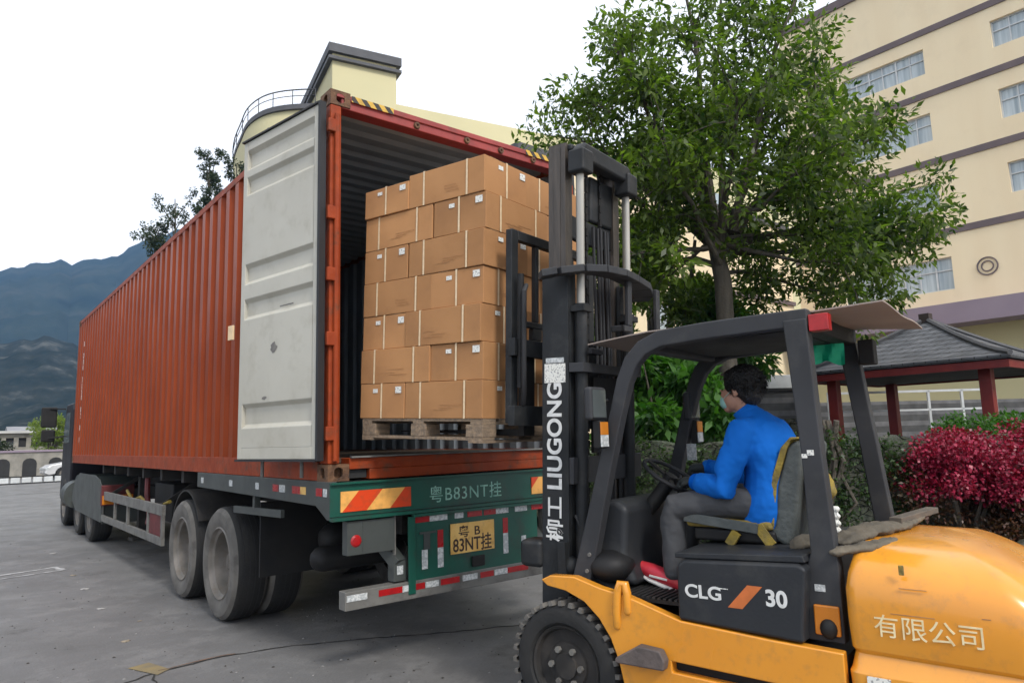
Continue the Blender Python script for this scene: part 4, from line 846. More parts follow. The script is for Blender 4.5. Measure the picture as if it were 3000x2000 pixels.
def rimm(w_, s, dish, rr=.335, outer=True):
    MB().lathe([(s*a, b_) for a, b_ in ((-.004, rr), (-.012, rr-.014), (.02, rr-.026), (.035, rr-.05), (dish*.6, rr-.055), (dish-.02, rr-.075), (dish, rr-.12))], (0, 0, 0), 0, 44).build('rim', m_rim, w_, smooth=True)
    MB().lathe([(s*a, b_) for a, b_ in ((dish, rr-.12), (dish-.005, .15), (dish-.03, .145), (dish-.04, .09), (dish-.10, .08), (dish-.115, .06), (dish-.115, .0))], (0, 0, 0), 0, 36).build('wheel_disc', m_disc, w_, smooth=True)
    hh = MB()
    for k in range(8): t = 2*PI*(k+.5)/8; hh.lathe([(s*(dish-.004), .026), (s*(dish-.0045), .001)], (0, (rr-.15)*math.cos(t)*1.02, (rr-.15)*math.sin(t)*1.02), 0, 12)
    hh.build('hand_hole', m_dark, w_)
    b = MB()
    for k in range(10):
        t = 2*PI*k/10; b.lathe([(s*(dish-.005), .016), (s*(dish-.035), .016), (s*(dish-.035), .001)], (0, .185*math.cos(t), .185*math.sin(t)), 0, 6)
    b.build('wheel_nut', m_rust, w_)
for y in (2.36, 3.68):
    for s, x in ((1, .0), (-1, CW)):
        a = twheel('wheel', x, y, .515, tr, s); rimm(a, s, .19)
        a = twheel('inner_wheel', x+s*.335, y, .515, tr, s); rimm(a, s, .02)
    MB().tube([(.3, y, .515), (CW-.3, y, .515)], .075, 12).build('axle', m_under, tr)
    for x in (.8, 1.6):
        MB().bar((x, y-.55, .9), (x, y-.2, .68), .08, .07).bar((x, y-.2, .68), (x, y+.2, .68), .08, .08).bar((x, y+.2, .68), (x, y+.55, .9), .08, .07).build('leaf_spring', m_black, tr)
b = MB()
for y in (2.36, 3.68):
    for s, x in ((1, -.01), (-1, CW+.01)):
        pts = [(y+.60*math.cos(t), .54+.60*math.sin(t)) for t in [R(a) for a in range(30, 151, 10)]]
        pts2 = [(y+.58*math.cos(t), .54+.58*math.sin(t)) for t in [R(a) for a in range(150, 29, -10)]]
        MB().prism(pts+pts2, 0, *sorted((x+s*.03, x+s*.62))).build('mudguard', m_under, tr, smooth=True) if y > 3 else None
for s, x in ((1, .05), (-1, CW-.05)):
    MB().box(*sorted((x, x+s*.6)), 1.44, 1.46, .5, 1.12).build('mud_flap', m_black, tr)
    MB().bar((x-s*.02, 2.05, 1.03), (x-s*.02, .9, 1.06), .03, .06).bar((x+s*.0, 1.55, 1.06), (x, 1.55, 1.2), .05, .05).build('flap_bracket', m_grey, tr)
MB().tube([(.55, 1.1, .80), (.95, 1.1, .80)], .13, 20, round_=True).build('air_tank', m_black, tr, smooth=True)
MB().tube([(.3, .75, .70), (.95, .75, .70)], .10, 18, round_=True).build('air_tank', m_black, tr, smooth=True)
# spare parts under the middle: landing legs, tool box, cable
for x in (.42, CW-.42): MB().box(x-.07, x+.07, 7.6, 7.74, .25, 1.15).box(x-.16, x+.16, 7.5, 7.84, .2, .24).build('landing_leg', m_under, tr)
MB().box(.3, 1.0, 5.4, 6.4, .62, 1.12).build('tool_box', m_black, tr, bevel=.02)
MB().tube([(.12, 6.0, 1.2), (.1, 5.9, .98), (.13, 5.86, .7), (.1, 5.8, .6)], .035, 8).build('red_pipe', m_dullred, tr)
MB().tube([(.1, 7.2, .98), (.08, 6.7, .86), (.1, 6.3, .93), (.12, 5.6, .8), (.1, 4.7, .95)], .022, 8).build('air_hose', m_olive, tr)
for s, x in ((1, -.02), (-1, CW+.02)):
    b = MB(); xa, xb = sorted((x, x+s*.04))
    b.box(xa, xb, 4.53, 8.95, .80, .925).box(xa, xb, 4.53, 8.95, .455, .55)
    for y in (8.91, 8.5, 7.43, 6.5, 5.25, 4.53): b.box(xa+.003, xb-.003, y, y+.075, .551, .799)
    b.build('side_guard', m_greybar, tr, bevel=.003)
    MB().box(*sorted((x+s*.01, x+s*.03)), 4.62, 5.2, .555, .795).build('guard_panel', m_dullred, tr)
    for y in (5.0, 8.2): MB().bar((x+s*.05, y, .86), (x+s*.6, y, 1.2), .05, .05).build('guard_bracket', m_under, tr)
# ------------------------------------------------------------------ tractor lorry
def darken(a):
    for c_ in a.children:
        if c_.name.startswith('tyre'): c_.data.materials[0] = m_tdark
lo = empty('tractor_lorry', (0, 0, 0), 0, 'dark tractor lorry coupled in front of the trailer with green mudguards', 'lorry')
m_cab = M('dark cab paint', (.009, .008, .012), (.014, .013, .017), 2, .5, spec=.3)
m_tdark = M('dark lorry tyre', (.02, .019, .018), (.035, .033, .03), 5, .8)
MB().prism([(12.75, 1.0), (12.75, 2.45), (12.9, 2.6), (13.8, 2.6), (14.1, 2.1), (14.2, .6), (13.9, .45), (12.95, .45)], 0, .05, CW-.05).build('cab', m_cab, lo, bevel=.05)
MB().prism([(13.2, 1.75), (13.2, 2.4), (13.7, 2.4), (13.95, 2.1), (13.95, 1.75)], 0, .044, .052).build('side_window', m_glass, lo)
MB().bar((.05, 13.9, 2.5), (-.25, 14.0, 2.52), .03, .03).build('mirror_arm', m_black, lo); MB().bar((.05, 13.9, 1.9), (-.25, 14.0, 1.86), .03, .03).build('mirror_arm', m_black, lo)
MB().box(-.40, -.10, 14.0, 14.08, 2.1, 2.55).build('mirror', m_black, lo, bevel=.03); MB().box(-.38, -.12, 14.0, 14.08, 1.78, 2.05).build('mirror', m_black, lo, bevel=.03)
MB().box(.75, 1.69, 8.3, 13.2, .75, .95).build('chassis', m_under, lo)
for y in (9.85, 11.2):
    for s, x in ((1, .03), (-1, CW-.03)): a = twheel('wheel', x, y, .5, lo, s); rimm(a, s, .16); darken(a)
for s, x in ((1, .02), (-1, CW-.02)):
    a = twheel('front_wheel', x+s*.04, 13.4, .5, lo, s); rimm(a, s, .06); darken(a)
    MB().prism([(8.5, .43), (8.5, .98), (8.75, 1.1), (9.2, 1.16), (10.9, 1.16), (11.4, 1.02), (11.65, .8), (11.65, .6), (11.2, .46)], 0, *sorted((x-s*.045, x-s*.032))).build('wheel_cover', m_grey, lo, bevel=.004)
    for y in (9.85, 11.2):
        pts = [(y+.62*math.cos(t), .5+.62*math.sin(t)) for t in [R(a) for a in range(12, 169, 12)]]; pts2 = [(y+.595*math.cos(t), .5+.595*math.sin(t)) for t in [R(a) for a in range(168, 11, -12)]]
        MB().prism(pts+pts2, 0, *sorted((x-s*.03, x+s*.6))).build('mudguard', M('grey green mudguard', (.07, .085, .075), None, 4, .6) if s > 0 and y < 10 else bpy.data.materials['grey green mudguard'], lo, smooth=True)
    MB().box(*sorted((x-s*.02, x+s*.58)), 8.55, 8.58, .40, .95).build('mud_flap', m_grey, lo)
    tl_ = MB().box(*sorted((x-s*.07, x+s*.40)), 8.34, 8.46, .70, 1.02).build('tail_lamp', m_dullred, lo, bevel=.01)
    MB().box(*sorted((x-s*.06, x+s*.38)), 8.332, 8.3395, .72, .86).build('lamp_lens', m_amber, tl_)
MB().tube([(.15, 12.0, .7), (.15, 12.6, .7)], .28, 24).build('fuel_tank', m_grey, lo, smooth=True)
# ------------------------------------------------------------------ load: pallet and cartons (tilted with the mast)
TH = R(13.); A0 = Vector((1.2, -1.48, 0)); TAU = R(2.3)
FM = Matrix.Translation(A0) @ Matrix.Rotation(TH, 4, 'Z')                     # forklift frame
LMx = FM @ Matrix.Translation((0, .5, 1.73)) @ Matrix.Rotation(TAU, 4, 'X')     # load frame
def toL(x, y, z): return LMx @ Vector((x, y, z))
def put(o, x, y, z, rz=0):
    o.matrix_world = LMx @ Matrix.Translation((x, y, z)) @ Matrix.Rotation(rz, 4, 'Z')
pa = empty('wooden_pallet', (0, 0, 0), 0, 'weathered wooden pallet on the forks under the cartons', 'pallet')
MB_ = MB()
for i in range(7): MB().box(-.58+i*.171, -.58+i*.171+.134, 0, 1.14, -.018, -.001).build('deck_board', m_pallet, pa)
for y in (0, .52, 1.04): MB().box(-.58, .58, y, y+.1, -.036, -.0185).build('stringer_board', m_pallet, pa)
for x in (-.58, -.07, .44):
    for y in (.0, .50, 1.0): MB().box(x, x+.14, y, y+.14, -.118, -.0365).build('block', m_pallet, pa, bevel=.004)
for x in (-.58, -.05, .46): MB().box(x, x+.12, .0, 1.14, -.137, -.1185).build('bottom_board', m_pallet, pa)
for y in (-.001, 1.02): MB().box(-.58, .58, y, y+.12, -.153, -.1375).build('bottom_board', m_pallet, pa)
put(pa, 0, .01, 0)
BL, BW, BH = .70, .463, .243
def carton_mesh(g):
    """one carton, origin at the centre of its base, long side along Y"""
    b = MB(); v = []
    nx, ny, nz = 4, 6, 4
    ph = [g.uniform(0, 6) for _ in range(6)]; amp = g.uniform(.0015, .005)
    def f(x, y, z):
        bx = x*BW/2; by = y*BL/2; bz = (z+1)/2*BH
        k = (1-y*y)*(1-(z*z)); j = (1-x*x)*(1-z*z); t = (1-x*x)*(1-y*y)
        if abs(x) == 1: bx += math.copysign(amp, x)*k*math.sin(y*2.3+ph[0]+x)
        if abs(y) == 1: by += math.copysign(amp, y)*j*math.sin(x*2+ph[1]+y)
        if z == 1: bz += amp*.5*t*math.sin(ph[2]+x+y)
        return (bx, by, bz)
    for ax in range(3):
        for sg in (-1, 1):
            o = [i for i in range(3) if i != ax]; ns = [(nx, ny, nz)[i] for i in o]; base = len(v); vv = []
            for i in range(ns[0]+1):
                for j in range(ns[1]+1):
                    p = [0, 0, 0]; p[ax] = sg; p[o[0]] = -1+2*i/ns[0]; p[o[1]] = -1+2*j/ns[1]; vv.append(f(*p))
            m = ns[1]+1; fs = [(i*m+j, (i+1)*m+j, (i+1)*m+j+1, i*m+j+1) for i in range(ns[0]) for j in range(ns[1])]
            if (sg > 0) == (ax == 1): fs = [q[::-1] for q in fs]
            b._add(vv, fs)
    o = b.build('box_body', m_card)
    import bmesh
    bm = bmesh.new(); bm.from_mesh(o.data); bmesh.ops.remove_doubles(bm, verts=bm.verts, dist=.0008); bm.to_mesh(o.data); bm.free()
    m = o.modifiers.new('bevel', 'BEVEL'); m.width = .004; m.segments = 2; m.limit_method = 'ANGLE'; m.angle_limit = R(50)
    return o
def make_carton(g, end_label, patch=True):
    root = empty('cardboard_box'); o = carton_mesh(g); o.parent = root; e = .0045
    for y in (-.20, .20):
        b = MB(); hw = .0075; s = b
        x1, z1 = BW/2+e, BH+.002
        for a in (-1, 1): s.box(*sorted((a*x1, a*(x1-.001))), y-hw, y+hw, .0, z1-.001)
        s.box(-x1, x1, y-hw, y+hw, z1-.001, z1); s.build('strap', m_strap, root)
    b = MB(); y1 = BL/2+e; z1 = BH+.0035
    for a in (-1, 1): b.box(-.0075, .0075, *sorted((a*y1, a*(y1-.001))), .0, z1-.001)
    b.box(-.0075, .0075, -y1, y1, z1-.001, z1); b.build('strap', m_strap, root)
    b = MB()
    for a in (-1, 1):
        for x, w_, z, h in ((a*-.205, .06, .175, .045), (a*.09, .05, .18, .028)):
            xa, xb = sorted((x, x+math.copysign(w_, -x))); MB().box(xa, xb, *sorted((a*(y1+.0003), a*(y1-.0008))), z, z+h).build('paper_label', m_sticker, root)
    b = MB()                                        # printed handling lines on the long faces
    for a in (-1, 1):
        for k in range(3):
            y0 = g.uniform(-.17, -.02)-k*.01; z0 = .05+k*.018+g.uniform(0, .01); b.box(*sorted((a*(BW/2+.0042), a*(BW/2+.0036))), y0, y0+g.uniform(.1, .2), z0, z0+.0035)
    b.build('print_mark', m_card2, root)
    if patch: MB().box(-BW/2+.06, -BW/2+.15, -BL/2, BL/2, BH+.0005, BH+.0012).build('tape', m_tape, root)
    return root
gC = random.Random(4); protos = [make_carton(gC, i % 2) for i in range(4)]
used_p = [False]*4
BG = 'cardboard boxes stacked on the pallet'
lev = ['bottom', 'second', 'third', 'fourth', 'fifth', 'sixth', 'top']
h2 = .003
for r_ in range(7):
    patA = r_ % 2 == 0
    # (cx, cy, turned, text)
    A = [(-.35, .351, 0, 'long side box at the near left corner'), (-.231, .934, 1, 'end-on box at the far left corner'), (.35, .815, 0, 'box at the far right corner'), (.231, .233, 1, 'box at the near right corner behind the mast')]
    Bp = [(-.231, .233, 1, 'end-on box at the near left corner'), (-.35, .815, 0, 'long side box at the far left corner'), (.231, .934, 1, 'box at the far right corner'), (.35, .351, 0, 'box at the near right corner behind the mast')]
    for k, (cx, cy, t_, tx) in enumerate(A if patA else Bp):
        i = (r_*3+k*5) % 4
        if not used_p[i]: o = protos[i]; used_p[i] = True
        else: o = copy_tree(protos[i])
        put(o, cx+gC.uniform(-.011, .011), cy+gC.uniform(-.009, .009)+.012, r_*(BH+h2)+(0 if not (r_ == 6 and k == 1) else .0), (PI/2 if t_ else 0)+(PI if gC.random() < .4 else 0)+gC.uniform(-.018, .018))
        if r_ == 6 and k == 1: o.matrix_world = o.matrix_world @ Matrix.Diagonal((1, 1, .86, 1))
        tag(o, f'{tx}, {lev[r_]} layer of the pallet stack' if r_ else f'{tx}, bottom layer, directly on the pallet', 'carton', BG)
# ------------------------------------------------------------------ forklift (local frame: x right, y forward, z up, origin under the front axle centre)
fk = empty('forklift', A0, TH, 'orange yellow counterbalance forklift with charcoal mast and overhead guard, lifting the pallet', 'forklift')
def FB(): return MB()
TM = Matrix.Translation((0, 0, .35)) @ Matrix.Rotation(TAU, 4, 'X') @ Matrix.Translation((0, 0, -.35))
TMx = TM @ Matrix.Translation((-.10, 0, 0)) @ Matrix.Diagonal((.77, 1, 1, 1))     # mast stands a little left of centre
def TB(): return MB(TMx)
def TC(): return MB(TM)
ma = empty('mast'); ma.parent = fk
for s in (-1, 1):
    x = s*.47
    b = TB(); xa, xb = sorted((x, x-s*.03)); b.box(xa, xb, .0, .19, .12, 2.60)
    xa, xb = sorted((x-s*.0305, x-s*.115)); b.box(xa, xb, .0, .028, .12, 2.60).box(xa, xb, .165, .19, .12, 2.6)
    o = b.build('outer_mast_rail', m_mast, ma, bevel=.003)
    x = s*.432
    b = TB(); xa, xb = sorted((x, x-s*.026)); b.box(xa, xb, .034, .16, .55, 3.42)
    xa, xb = sorted((x-s*.0265, x-s*.10)); b.box(xa, xb, .034, .058, .55, 3.42).box(xa, xb, .138, .16, .55, 3.42)
    b.box(*sorted((x+s*.004, x+s*.0005)), .07, .12, 2.62, 3.40)
    b.build('inner_mast_rail', m_mastb, ma, bevel=.003)
    # lift cylinders behind the rails
    xc = s*.375
    cy_ = TB().tube([(xc, -.045, .2), (xc, -.045, 2.36)], .041, 20).tube([(xc, -.045, 2.36), (xc, -.045, 2.40)], .05, 20).build('lift_cylinder', m_mast, ma, smooth=True)
    TB().tube([(xc, -.045, 2.4), (xc, -.045, 3.27)], .027, 18).build('cylinder_rod', m_chrome, cy_, smooth=True)
    ch = TB()
    for k in range(46): z = 1.15+k*.048; ch.box(s*.11-.014, s*.11+.014, .03+(.004 if k % 2 else 0), .048+(.004 if k % 2 else 0), z, z+.043)
    ch.build('lift_chain', m_black, ma)
# top crossmember with bosses
b = TB(); b.prism([(-.43, 3.22), (-.43, 3.36), (-.36, 3.415), (.36, 3.415), (.43, 3.36), (.43, 3.22), (.36, 3.22), (.33, 3.30), (-.33, 3.30), (-.36, 3.22)], 1, -.085, .0)
b.box(-.40, .40, .0, .13, 3.37, 3.42); b.build('mast_head', m_mast, ma, bevel=.02, seg=3)
for s in (-1, 1): TB().box(*sorted((s*.29, s*.455)), -.11, .01, 3.21, 3.36).build('cylinder_cap', m_mast, ma, bevel=.018)
b = TB(); b.prism([(-.404, 2.86), (-.404, 3.0), (-.2, 2.985), (.2, 2.985), (.404, 3.0), (.404, 2.86), (.2, 2.83), (-.2, 2.83)], 1, .06, .09); b.build('mast_crossmember', m_mast, ma, bevel=.01)
TB().box(-.02, .36, .045, .09, 2.99, 3.30).build('mast_head_plate', m_mast, ma, bevel=.02)
# curved tie bar over the outer mast and its hooks
pts = [(-.66, .10, 2.56), (-.6, .02, 2.575), (-.45, -.07, 2.60), (-.25, -.12, 2.615), (0, -.14, 2.62), (.25, -.12, 2.615), (.5, -.10, 2.60), (.68, -.05, 2.575), (.78, .03, 2.56)]
b = TB()
for i in range(len(pts)-1): b.bar(pts[i], pts[i+1], .14, .045)
b.build('curved_tie_bar', m_guard, ma, bevel=.006)
for s in (-1, 1):
    x = .16 if s < 0 else .68
    b = TB(); b.box(x-.035, x+.035, -.16, -.13, 2.30, 2.595).box(x-.11, x+.035, -.16, -.13, 2.26, 2.30).box(x-.11, x-.09, -.16, -.06, 2.26, 2.30); b.build('tie_bar_hook', m_guard, ma, bevel=.008)
for s in (-1, 1): TB().box(*sorted((s*.44, s*.31)), -.10, .0, 2.35, 2.39).build('cylinder_clamp', m_mast, ma, bevel=.004)
for z0, z1, m_t in ((1.985, 2.04, m_guard), (1.33, 1.485, m_guard), (.45, .62, m_mast)): TB().box(-.47, .62 if z0 < 1.6 and z0 > 1 else .47, -.105 if z0 > 1.9 else -.035, -.003, z0, z1).build('mast_tie_plate', m_t, ma, bevel=.004)
TB().box(-.33, -.16, -.10, -.03, 2.10, 2.135).build('hose_bracket', m_guard, ma)
TB().box(-.10, .32, .0, .02, 1.50, 1.97).build('mast_centre_plate', m_black, ma)
for x in (-.02, .05, .10, .17, .21): TB().tube([(x, .01, .6), (x, .0, 1.2), (x+.01, .015, 2.2), (x, .03, 2.95)], .011, 8).build('hydraulic_hose', m_rubber, ma, smooth=True)
# lettering on the left rail side
LR = ((0, 0, 1), (0, 1, 0), (-1, 0, 0))
def on_mast(name, body, mat, size, y, z, **k):
    o = text(name, body, mat, ma, size, (-.4655, y, z), ((0, 0, 1), (0, 1, 0), (-1, 0, 0)), .0008, **k); o.data.transform(TM); return o
# reading upwards: direction +z, glyph tops point towards the load
on_mast('mast_lettering', 'LIUGONG', m_white, .142, .05, 1.29, bold=.004, sp=1.02, sx=.98)
on_mast('mast_lettering', '柳工', m_white, .125, .052, .995, bold=.002, sx=1.05)
TB().box(-.4745, -.4695, .02, .17, 1.925, 2.04).build('label_plate', m_sticker, ma)
TB().box(-.4745, -.4695, .03, .16, 2.045, 2.075).build('label_plate', m_silver, ma)
# carriage, load backrest and forks
cg = empty('carriage'); cg.parent = fk
b = TC(); b.box(-.52, .52, .36, .41, 1.665, 1.79).box(-.52, .52, .36, .41, 2.10, 2.21); b.box(-.22, -.17, .2, .36, 1.64, 2.24).box(.17, .22, .2, .36, 1.64, 2.24); b.build('carriage_plate', m_mast, cg, bevel=.004)
b = TC()
for x in (-.50, .43): b.box(x, x+.07, .40, .45, 1.68, 2.92)
b.box(-.43, .43, .40, .45, 2.855, 2.92).box(-.43, .43, .405, .445, 2.30, 2.34)
for x in (-.23, -.0, .2): b.box(x, x+.035, .405, .445, 2.341, 2.854)
for x in (-.26, .15): b.box(x, x+.10, .405, .445, 2.22, 2.299)
b.build('load_backrest', m_mast, cg, bevel=.006)
for x in (-.35, .23):
    b = TC(); b.box(x, x+.12, .415, .46, 1.60, 2.215); b.prism([(.46, 1.60), (1.55, 1.612), (1.55, 1.620), (.46, 1.645)], 0, x, x+.12); b.build('fork', m_black, cg, bevel=.004)
TC().tube([(-.44, .33, 2.55), (-.50, .30, 2.50), (-.50, .30, 2.0), (-.46, .33, 1.86), (-.43, .36, 1.80)], .016, 10).build('hydraulic_hose', m_rubber, cg, smooth=True)
TC().tube([(-.47, .35, 2.62), (-.47, .35, 1.9)], .022, 10).build('side_shift_rod', m_black, cg, smooth=True)
# chassis
body = [(.085, .805), (.02, .835), (-.14, .842), (-.30, .80), (-.46, .775), (-.60, .735), (-.76, .69), (-1.20, .665), (-1.505, .655), (-1.505, .47), (-.70, .49), (-.70, .44), (-1.505, .42), (-1.505, .2), (-.46, .2), (-.425, .33), (-.40, .44), (-.355, .55), (-.29, .64), (-.20, .715), (-.08, .76), (.04, .775)]
MB().prism(body, 0, -.6, -.54).build('side_panel', m_yel, fk, bevel=.008); MB().prism(body, 0, .54, .6).build('side_panel', m_yel, fk, bevel=.008)
MB().prism([(.05, .78), (-.14, .80), (-.30, .765), (-.5, .72), (-.76, .66), (-1.505, .63), (-1.505, .25), (-.46, .25), (-.44, .42), (-.34, .58), (-.20, .70), (-.08, .745)], 0, -.539, .539).build('chassis_body', m_black, fk)
MB().box(-.30, .30, -.44, .05, .30, .74).build('axle_housing', m_black, fk, bevel=.02)
MB().box(-.52, .52, -.77, -.36, .7601-.02, .758).build('floor_plate', m_black, fk)
b = MB()
for k in range(13): b.box(-.52, .52, -.74+k*.031, -.74+k*.031+.016, .7585, .768)
b.build('rubber_floor_mat', m_mat, fk)
# step under the door opening
MB().prism([(-.41, .475), (-.545, .555), (-.665, .548), (-.69, .50), (-.68, .455), (-.41, .45)], 0, -.66, -.601).build('step', M('worn step plate', (.12, .095, .085), (.08, .065, .06), 8, .7, bump=.3), fk, bevel=.01)
# grab handle / lug
b = MB(); pts = [(-.595, -.40, .62), (-.605, -.405, .70), (-.605, -.415, .79), (-.60, -.43, .835), (-.595, -.455, .835), (-.595, -.465, .79), (-.595, -.465, .70)]
b.tube(pts, .023, 12, round_=True); b.build('grab_handle', m_yel, fk, smooth=True)
# front axle wheels
def fwheel(x, y, r_, wd, s, name, lug=True):
    w_ = empty(name, (x, y, r_)); w_.parent = fk
    p = [(.03, r_*.60), (.005, r_*.66), (-.002, r_*.80), (.012, r_*.90), (.03, r_*.93), (wd-.03, r_*.93), (wd-.012, r_*.9), (wd, r_*.8), (wd-.005, r_*.66), (wd-.03, r_*.6)]
    MB().lathe([(s*a, c) for a, c in p], (0, 0, 0), 0, 56).build('tyre', m_tyre, w_, smooth=True)
    b = MB(); n = 32
    for k in range(n):
        for h_, off in ((0, 0), (1, .5)):
            t = 2*PI*(k+off)/n; t2 = t+2*PI*.42/n; x0, x1 = (s*.0, s*wd*.5) if h_ == 0 else (s*wd*.5, s*wd)
            ri, ro = r_*.92, r_*.992; sk = (2*PI*.35/n)*(1 if h_ == 0 else -1)
            vs = []
            for xx, dt in ((x0, -sk if h_ == 0 else 0), (x1, 0 if h_ == 0 else sk)):
                for rr_, tt in ((ri, t), (ro, t+.01), (ro, t2-.01), (ri, t2)): vs.append((xx, rr_*math.cos(tt+dt), rr_*math.sin(tt+dt)))
            b._add(vs, [(0, 1, 2, 3), (7, 6, 5, 4), (0, 4, 5, 1), (1, 5, 6, 2), (2, 6, 7, 3)])
    b.build('tread_lug', m_tyred, w_)
    MB().lathe([(s*a, c) for a, c in ((.022, r_*.615), (.012, r_*.60), (.02, r_*.565), (.05, r_*.54), (.055, r_*.36), (.04, r_*.34), (.035, r_*.2), (.02, r_*.19), (.018, .0))], (0, 0, 0), 0, 40).build('rim', m_under, w_, smooth=True)
    for k in range(6): t = 2*PI*k/6; MB().lathe([(s*.036, .017), (s*.012, .017), (s*.012, .001)], (0, .095*math.cos(t), .095*math.sin(t)), 0, 6).build('wheel_nut', m_greybar, w_)
    return w_
for s in (-1, 1): fwheel(s*.60, -.05, .352, .23, -s, 'front_wheel')
for s in (-1, 1): fwheel(s*.56, -1.75, .27, .18, -s, 'rear_wheel')
# hood / seat box
MB().prism([(-.745, .70), (-.75, .955), (-.79, .985), (-1.34, 1.01), (-1.375, .99), (-1.345, .72), (-1.345, .667), (-.76, .692)], 0, -.595, .56).build('hood', m_hood, fk, bevel=.018, seg=3)
MB().prism([(-.735, .987), (-.735, 1.012), (-1.36, 1.045), (-1.37, 1.014), (-1.34, 1.012), (-.79, .988)], 0, -.575, .55).build('hood_lid', m_hood, fk, bevel=.006)
OUT = ((0, -1, 0), (0, .02, 1), (-1, 0, 0))
text('model_lettering', 'CLG', m_white, fk, .085, (-.5965, -.79, .812), OUT, .0008, 1.15, bold=.002)
text('model_lettering', '30', m_white, fk, .10, (-.5965, -1.185, .815), OUT, .0008, 1.0, bold=.003)
MB()._add([(-.597, -1.005, .785), (-.597, -1.075, .785), (-.597, -1.175, .895), (-.597, -1.105, .895)], [(0, 1, 2, 3)]).build('model_stripe', M('orange stripe', (.6, .16, .04), None, 20, .4), fk)
MB().box(-.5968, -.5955, -1.01, -.93, .865, .869).build('model_dash', m_sticker, fk)
# counterweight, lofted in rounded outlines
def cw():
    levels = [(.22, .08), (.30, .02), (.585, .0), (.60, .012), (.66, .035), (.68, .02), (.8, .012), (.92, .012), (.985, .03), (1.035, .07), (1.075, .14), (1.098, .24), (1.108, .42)]
    n = 64; b = MB(); vs = []
    for z, ins in levels:
        hx, y0, y1, rc = .60-ins, -1.515-min(ins, .05)*.6, -2.42+ins, .30
        rc = max(.05, rc-ins*.3); pts = []
        y0c = y0-.001
        outline = []
        def arc(cx, cy, r_, a0, a1, k):
            for i in range(k): a = a0+(a1-a0)*i/(k-1); outline.append((cx+r_*math.cos(a), cy+r_*math.sin(a)))
        fr = .05
        arc(-hx+fr, y0c-fr, fr, PI, PI/2, 6); arc(hx-fr, y0c-fr, fr, PI/2, 0, 6)
        arc(hx-rc, y1+rc, rc, 0, -PI/2, 12); arc(-hx+rc, y1+rc, rc, -PI/2, -PI, 12)
        # crown: top levels higher towards the middle-rear
        m = len(outline); 
        for x, y in outline: vs.append((x, y, z-(.9*max(0, -y-1.85)**2*max(0, z-.6)/.5)))
    k = len(levels)
    fs = [(i*m+j, (i+1)*m+j, (i+1)*m+(j+1) % m, i*m+(j+1) % m) for i in range(k-1) for j in range(m)]
    fs += [tuple(range((k-1)*m, k*m))[::-1], tuple(range(m))]
    return b._add(vs, fs).build('counterweight', m_yel, fk, smooth=True)
cwo = cw(); cwo.data.set_sharp_from_angle(angle=R(60))
sdv = cwo.modifiers.new('bevel', 'BEVEL'); sdv.width = .01; sdv.segments = 2; sdv.limit_method = 'ANGLE'; sdv.angle_limit = R(30)
text('counterweight_lettering', '有限公司', M('gold white lettering', (.85, .72, .42), (.7, .55, .3), 30, .5), fk, .098, (-.5895, -1.63, .752), ((0, -1, 0), (0, 0, 1), (-1, 0, 0)), .001, 1.02)
MB().box(-.603, -.5995, -1.59, -1.68, .59-.045, .59-.01).box(-.603, -.5995, -1.6, -1.69, .53, .545).build('label_plate', m_sticker, fk)
MB().box(-.5905, -.58, -1.745, -1.765, 1.0, 1.04).build('lock_cover', m_olive, fk, bevel=.003)
for y0, z, l in ((-1.74, .945, .10), (-1.70, .84, .16), (-2.02, .86, .03)): MB().box(-.5895, -.585, y0-l, y0, z, z+.003).build('scratch', m_card2, fk)
# overhead guard
og = empty('overhead_guard'); og.parent = fk
MB().box(-.433, .433, -1.355, -.545, 2.085, 2.092).build('dark_roof_panel', m_black, og)  # dark sheet added so the roof underside reads near black
gp = [(-.115, .775), (-.205, 1.07), (-.305, 1.42), (-.40, 1.74), (-.45, 1.90), (-.505, 2.01), (-.575, 2.075), (-.68, 2.115), (-.92, 2.128), (-1.2, 2.133), (-1.45, 2.135)]
gw = [.115, .105, .085, .08, .085, .09, .09, .09, .09, .088, .086]
for s in (-1, 1):
    L_, R_ = [], []
    for i, p in enumerate(gp):
        a = Vector(gp[max(0, i-1)]); c = Vector(gp[min(len(gp)-1, i+1)]); d = (c-a).normalized(); nn = Vector((-d.y, d.x)); L_.append(tuple(Vector(p)+nn*gw[i]/2)); R_.append(tuple(Vector(p)-nn*gw[i]/2))
    x0, x1 = sorted((s*.505, s*.435)); MB().prism(L_+R_[::-1], 0, x0, x1).build('front_pillar', m_guard, og, bevel=.01)
    MB().prism([(-1.335, 2.13), (-1.372, 1.5), (-1.378, 1.05), (-1.355, .99), (-1.30, .78), (-1.33, .668), (-1.495, .668), (-1.495, 1.0), (-1.485, 1.1), (-1.463, 1.5), (-1.445, 2.13)] if s < 0 else [(-1.36, 2.10), (-1.43, 1.5), (-1.47, 1.06), (-1.565, 1.06), (-1.52, 1.5), (-1.455, 2.10)], 0, *sorted((s*.512, s*.43))).build('rear_pillar', m_guard, og, bevel=.008)
b = MB()
for y in (-.66, -.82, -.98, -1.14, -1.30): b.box(-.434, .434, y-.03, y+.03, 2.10, 2.155)
b.box(-.434, .434, -1.45, -1.36, 2.085, 2.17); b.build('roof_bar', m_black, og, bevel=.006)
MB().box(-.434, .434, -.62, -.54, 2.055, 2.10).build('front_header', m_guard, og, bevel=.01)
b = MB(); cs = [(-.43, -.19, 2.16), (.48, -.22, 2.16), (.50, -1.79, 2.172), (-.43, -1.76, 2.172)]; nn = 12; vs = []
